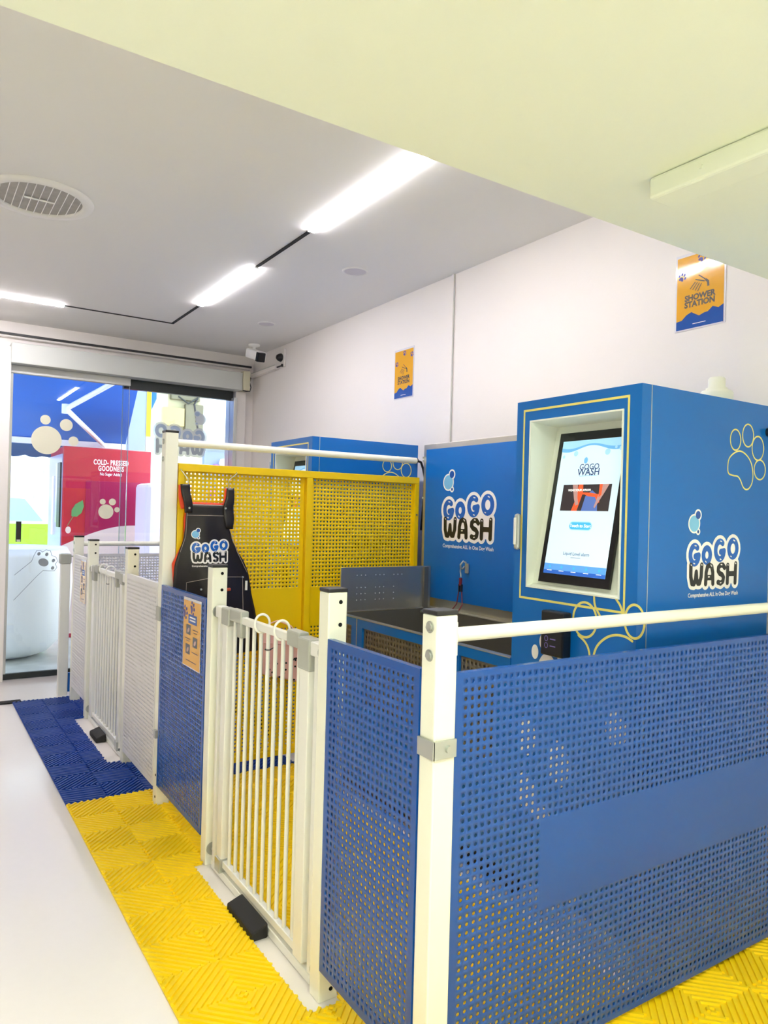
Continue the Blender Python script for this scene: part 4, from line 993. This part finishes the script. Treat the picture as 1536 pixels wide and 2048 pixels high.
b = MB(); b.cyl((2.0, 7.35, 2.95), (1.42, 8.55, 2.55), .028, 'white', 10); b.cyl((1.42, 8.55, 2.55), (2.16, 10.1, 2.30), .028, 'white', 10); b.cyl((1.42, 8.55, 2.50), (1.42, 8.55, 2.60), .045, 'white', 10); b.build('folding_arm', t)
# vending machine
MX0, MX1, MY0, MY1 = 1.50, 2.50, 9.10, 10.0
t = thing('juice_machine', 'tall red juice vending machine outside, lettered COLD-PRESSED GOODNESS', 'vending machine', (2.0, 9.5, -.03))
MB().box(MX0, MX1, MY0, MY1, -.03, 2.19, 'machine_red').build('cabinet', t, .01)
MB().box(1.75, 2.45, MY0-.006, MY0-.001, 1.0, 1.80, 'machine_crimson').build('service_door', t, .002)
b = MB(); b.box(MX0-.012, MX0-.001, MY0+.01, MY1, .9, 2.1, 'machine_side'); b.box(MX0-.03, MX0-.011, MY0+.02, MY0+.20, 1.25, 2.0, 'frame_dark'); b.box(MX0-.03, MX0-.012, 9.55, 9.65, 1.15, 1.85, 'white'); b.box(MX0-.02, MX0-.012, 9.32, 9.48, 1.3, 2.0, 'steel'); b.build('front_panel', t)
d = Decal((0, MY0-.001, 0), (1, 0, 0), (0, 0, 1), (0, -1, 0))
d.text('COLD- PRESSED', 2.03, 2.022, .085, 'logo_white', 0, bold=.0022, sx=.60, spacing=1.12); d.text('GOODNESS', 2.03, 1.950, .085, 'logo_white', 0, bold=.0022, sx=.60, spacing=1.12); d.text('No Sugar Added', 2.03, 1.885, .05, 'logo_white', 0, bold=.0006, sx=.75)
leaf = [(1.60, 1.38), (1.60, 1.45), (1.64, 1.52), (1.72, 1.57), (1.735, 1.50), (1.71, 1.42), (1.66, 1.375)]
d.poly(leaf, 'leaf_green', 20); d.stroke([(1.56, 1.27), (1.62, 1.38), (1.72, 1.55)], .006, 'leaf_green', 21)
for (x, z, r) in ((1.57, 1.22, .06),): d.disc(x, z, r*.5, 'machine_wave', 1, ry=.04)
N = 20; wv = [(MX0+.005+(MX1-MX0-.01)*i/N, 1.04 + .24*math.sin(min(1, i/N*1.25)*PI/2)) for i in range(N+1)]
d.poly([(MX0+.005, .02)] + [(MX1-.005, .02)] + list(reversed(wv)), 'machine_wave', 22)
d.build('lettering', t)
# rounded white tub in front of the machine
t = thing('white_planter', 'large rounded white bowl standing outside behind the door glass', 'planter', (.86, 8.30, -.03))
b = MB(); b.lathe((.86, 8.30, -.03), [(.001, .0), (.26, .0), (.40, .05), (.53, .18), (.60, .42), (.62, .75), (.60, 1.02), (.56, 1.10), (.53, 1.08), (.50, .95), (.001, .93)], 'white', 64); b.build('bowl', t)
o = MB().lathe((.86, 8.30, -.03), [(.001, .935), (.30, .95), (.495, .945)], 'white', 32).build('fill', t)
# small round corner sign board (white machine side) next to the red machine
t = thing('white_cabinet', 'pale white rounded cabinet outside in front of the red machine', 'cabinet', (2.4, 8.6, -.03))
MB().box(2.25, 2.82, 8.35, 8.85, -.03, 1.78, 'curtain').build('body', t, .05)
MB().box(2.30, 2.72, 8.345, 8.349, .1, .9, 'curtain').build('door', t, .002)
# column with a yellow strip
t = thing('street_column', 'blue-grey street column with a bright yellow strip', 'column', (2.65, 10.5, -.03))
MB().box(2.50, 2.77, 10.4, 10.65, -.03, 4.2, 'column_grey').build('shaft', t, .008)
MB().box(2.771, 2.84, 10.4, 10.55, -.03, 4.2, 'concrete').build('edge_strip', t, .003)
MB().box(2.775, 2.835, 10.39, 10.399, 2.5, 3.3, 'yellow_stripe').build('yellow_strip', t)
# second awning piece, concrete pillar with meters, white wall
t = thing('concrete_pillar', 'stained cream concrete pillar with meter boxes across the pavement', 'pillar', (3.45, 11.2, -.03))
MB().box(3.24, 3.82, 11.1, 11.6, -.03, 4.6, 'concrete').build('shaft', t, .01)
MB().box(3.30, 3.74, 11.0, 11.099, 3.15, 3.75, 'meter_dark').build('meter_box', t, .01)
MB().box(3.18, 3.50, 10.99, 11.095, 2.75, 3.02, 'card_tan').build('notice_board', t, .004)
MB().box(3.52, 3.80, 11.0, 11.098, 2.45, 3.1, 'meter_dark').build('fuse_box', t, .01)
b = MB(); b.cyl((3.25, 11.06, 3.0), (3.25, 11.06, 4.4), .02, 'concrete', 8); b.tube([(3.7, 11.05, 3.7), (3.75, 11.0, 3.3), (3.65, 11.0, 3.1), (3.72, 11.0, 2.7)], .015, 'cap_black', 6); b.tube([(3.4, 11.0, 3.2), (3.55, 10.98, 3.1), (3.7, 10.98, 3.2)], .012, 'frame_dark', 6); b.build('pipework', t)
t = thing('white_shopfront', 'pale white building front across the pavement, far right of the glass', 'building', (4.8, 12.4, -.03))
MB().box(3.9, 7.5, 12.3, 12.8, -.03, 5.5, 'outer_white').build('wall', t)
MB().box(3.9, 6.5, 12.1, 12.3, 2.55, 2.75, 'trim_grey').build('ledge', t, .01)
MB().box(4.25, 6.5, 12.2, 12.299, .2, 2.5, 'column_grey').build('shop_window', t)
for i, (x, z, m) in enumerate(((4.42, 2.2, 'goods_purple'), (4.5, 1.95, 'white'), (4.37, 1.8, 'goods_purple'), (4.55, 2.3, 'white'), (4.47, 1.65, 'white'), (4.62, 2.05, 'goods_purple'))):
    b = MB(); b.lathe((x, 12.1, z), [(.001, -.08), (.05, -.07), (.075, 0), (.05, .07), (.001, .08)], m, 16)
    tag(b.build('hanging_ball'), ('purple' if m == 'goods_purple' else 'white') + ' round toy in the shop window across the street', 'toy', ('purple' if m == 'goods_purple' else 'white') + ' round toys across the street')
# street background: white shop with curtains, van, flowers
t = thing('street_building', 'white shop building with lilac curtains across the road', 'building', (0, 20, -.1))
MB().box(-8, 5.6, 19, 20, -.1, 9, 'outer_white').build('wall', t)
b = MB()
for k in range(26): b.box(-1.5+k*.2, -1.38+k*.2, 18.9, 18.999, .6, 2.35, 'curtain')
b.build('curtain', t)
for x in (.2, 1.45, 2.9): MB().box(x, x+.05, 18.8, 18.899, .5, 2.5, 'frame_dark').build('window_post', t)
MB().box(-3, 3.8, 18.8, 18.899, 2.45, 2.55, 'trim_grey').build('sign_board', t)
t = thing('blue_canopy', 'small piece of blue shop canopy across the road, beside the yellow strip', 'canopy', (4.6, 18.7, 3.5))
b = MB(); A = [(3.6, 18.4, 3.5), (4.85, 18.4, 3.5), (5.16, 18.4, 4.25), (5.16, 18.4, 5.3), (3.6, 18.4, 5.3)]
b.add(A + [(x, 18.99, z) for x, y, z in A], [(0, 1, 2, 3, 4), (9, 8, 7, 6, 5)] + [(i, i+5, (i+1) % 5+5, (i+1) % 5) for i in range(5)], 'awning'); b.build('canvas', t)
# van
t = thing('delivery_van', 'white and lime green van parked in the road', 'van', (1.5, 14.8, -.1))
b = MB(); vs = []; prof_v = [(-1.6, .35), (2.6, .35), (2.6, 1.05), (2.3, 1.18), (1.75, 1.72), (-1.3, 1.80), (-1.6, 1.6)]
for y in (14.0, 15.7): vs += [(x, y, z) for x, z in prof_v]
n_ = len(prof_v); b.add(vs, [tuple(range(n_)), tuple(reversed(range(n_, 2*n_)))] + [(i, n_+i, n_+(i+1) % n_, (i+1) % n_) for i in range(n_)], 'van_white'); b.build('body', t, .06)
MB().box(-1.55, 2.55, 13.985, 13.998, .80, 1.17, 'van_green').build('green_band', t)
b = MB()
for (a, c) in ((-.4, .75), (.82, 1.7)): vs = [(a, 13.985, 1.22), (c+.3 if c > 1.5 else c, 13.985, 1.22), (c, 13.985, 1.60), (a, 13.985, 1.64)]; b.add(vs + [(x, y+.012, z) for x, y, z in vs], [(0, 1, 2, 3), (7, 6, 5, 4), (0, 4, 5, 1), (1, 5, 6, 2), (2, 6, 7, 3), (3, 7, 4, 0)], 'van_glass')
b.build('side_window', t)
for x in (-.8, 1.8):
    b = MB(); b.lathe((x, 14.0, .23), [(.001, -.03), (.2, -.03), (.32, -.01), (.33, .05), (.33, .2)], 'black_rubber', 24, 'Y'); b.build('wheel', t)
b = MB()
for k in range(46):
    x = .75 + random.random()*.85; z = 1.78 + random.random()*.13; b.lathe((x, 17.5+random.random()*.3, z), [(.001, -.05), (.045, -.03), (.06, 0), (.04, .04), (.001, .05)], 'flower_pink', 8)
b.box(.7, 1.7, 17.5, 17.8, -.09, 1.76, 'outer_white')
tag(b.build('flower_box'), 'white box of magenta flowers across the road', 'flowers')
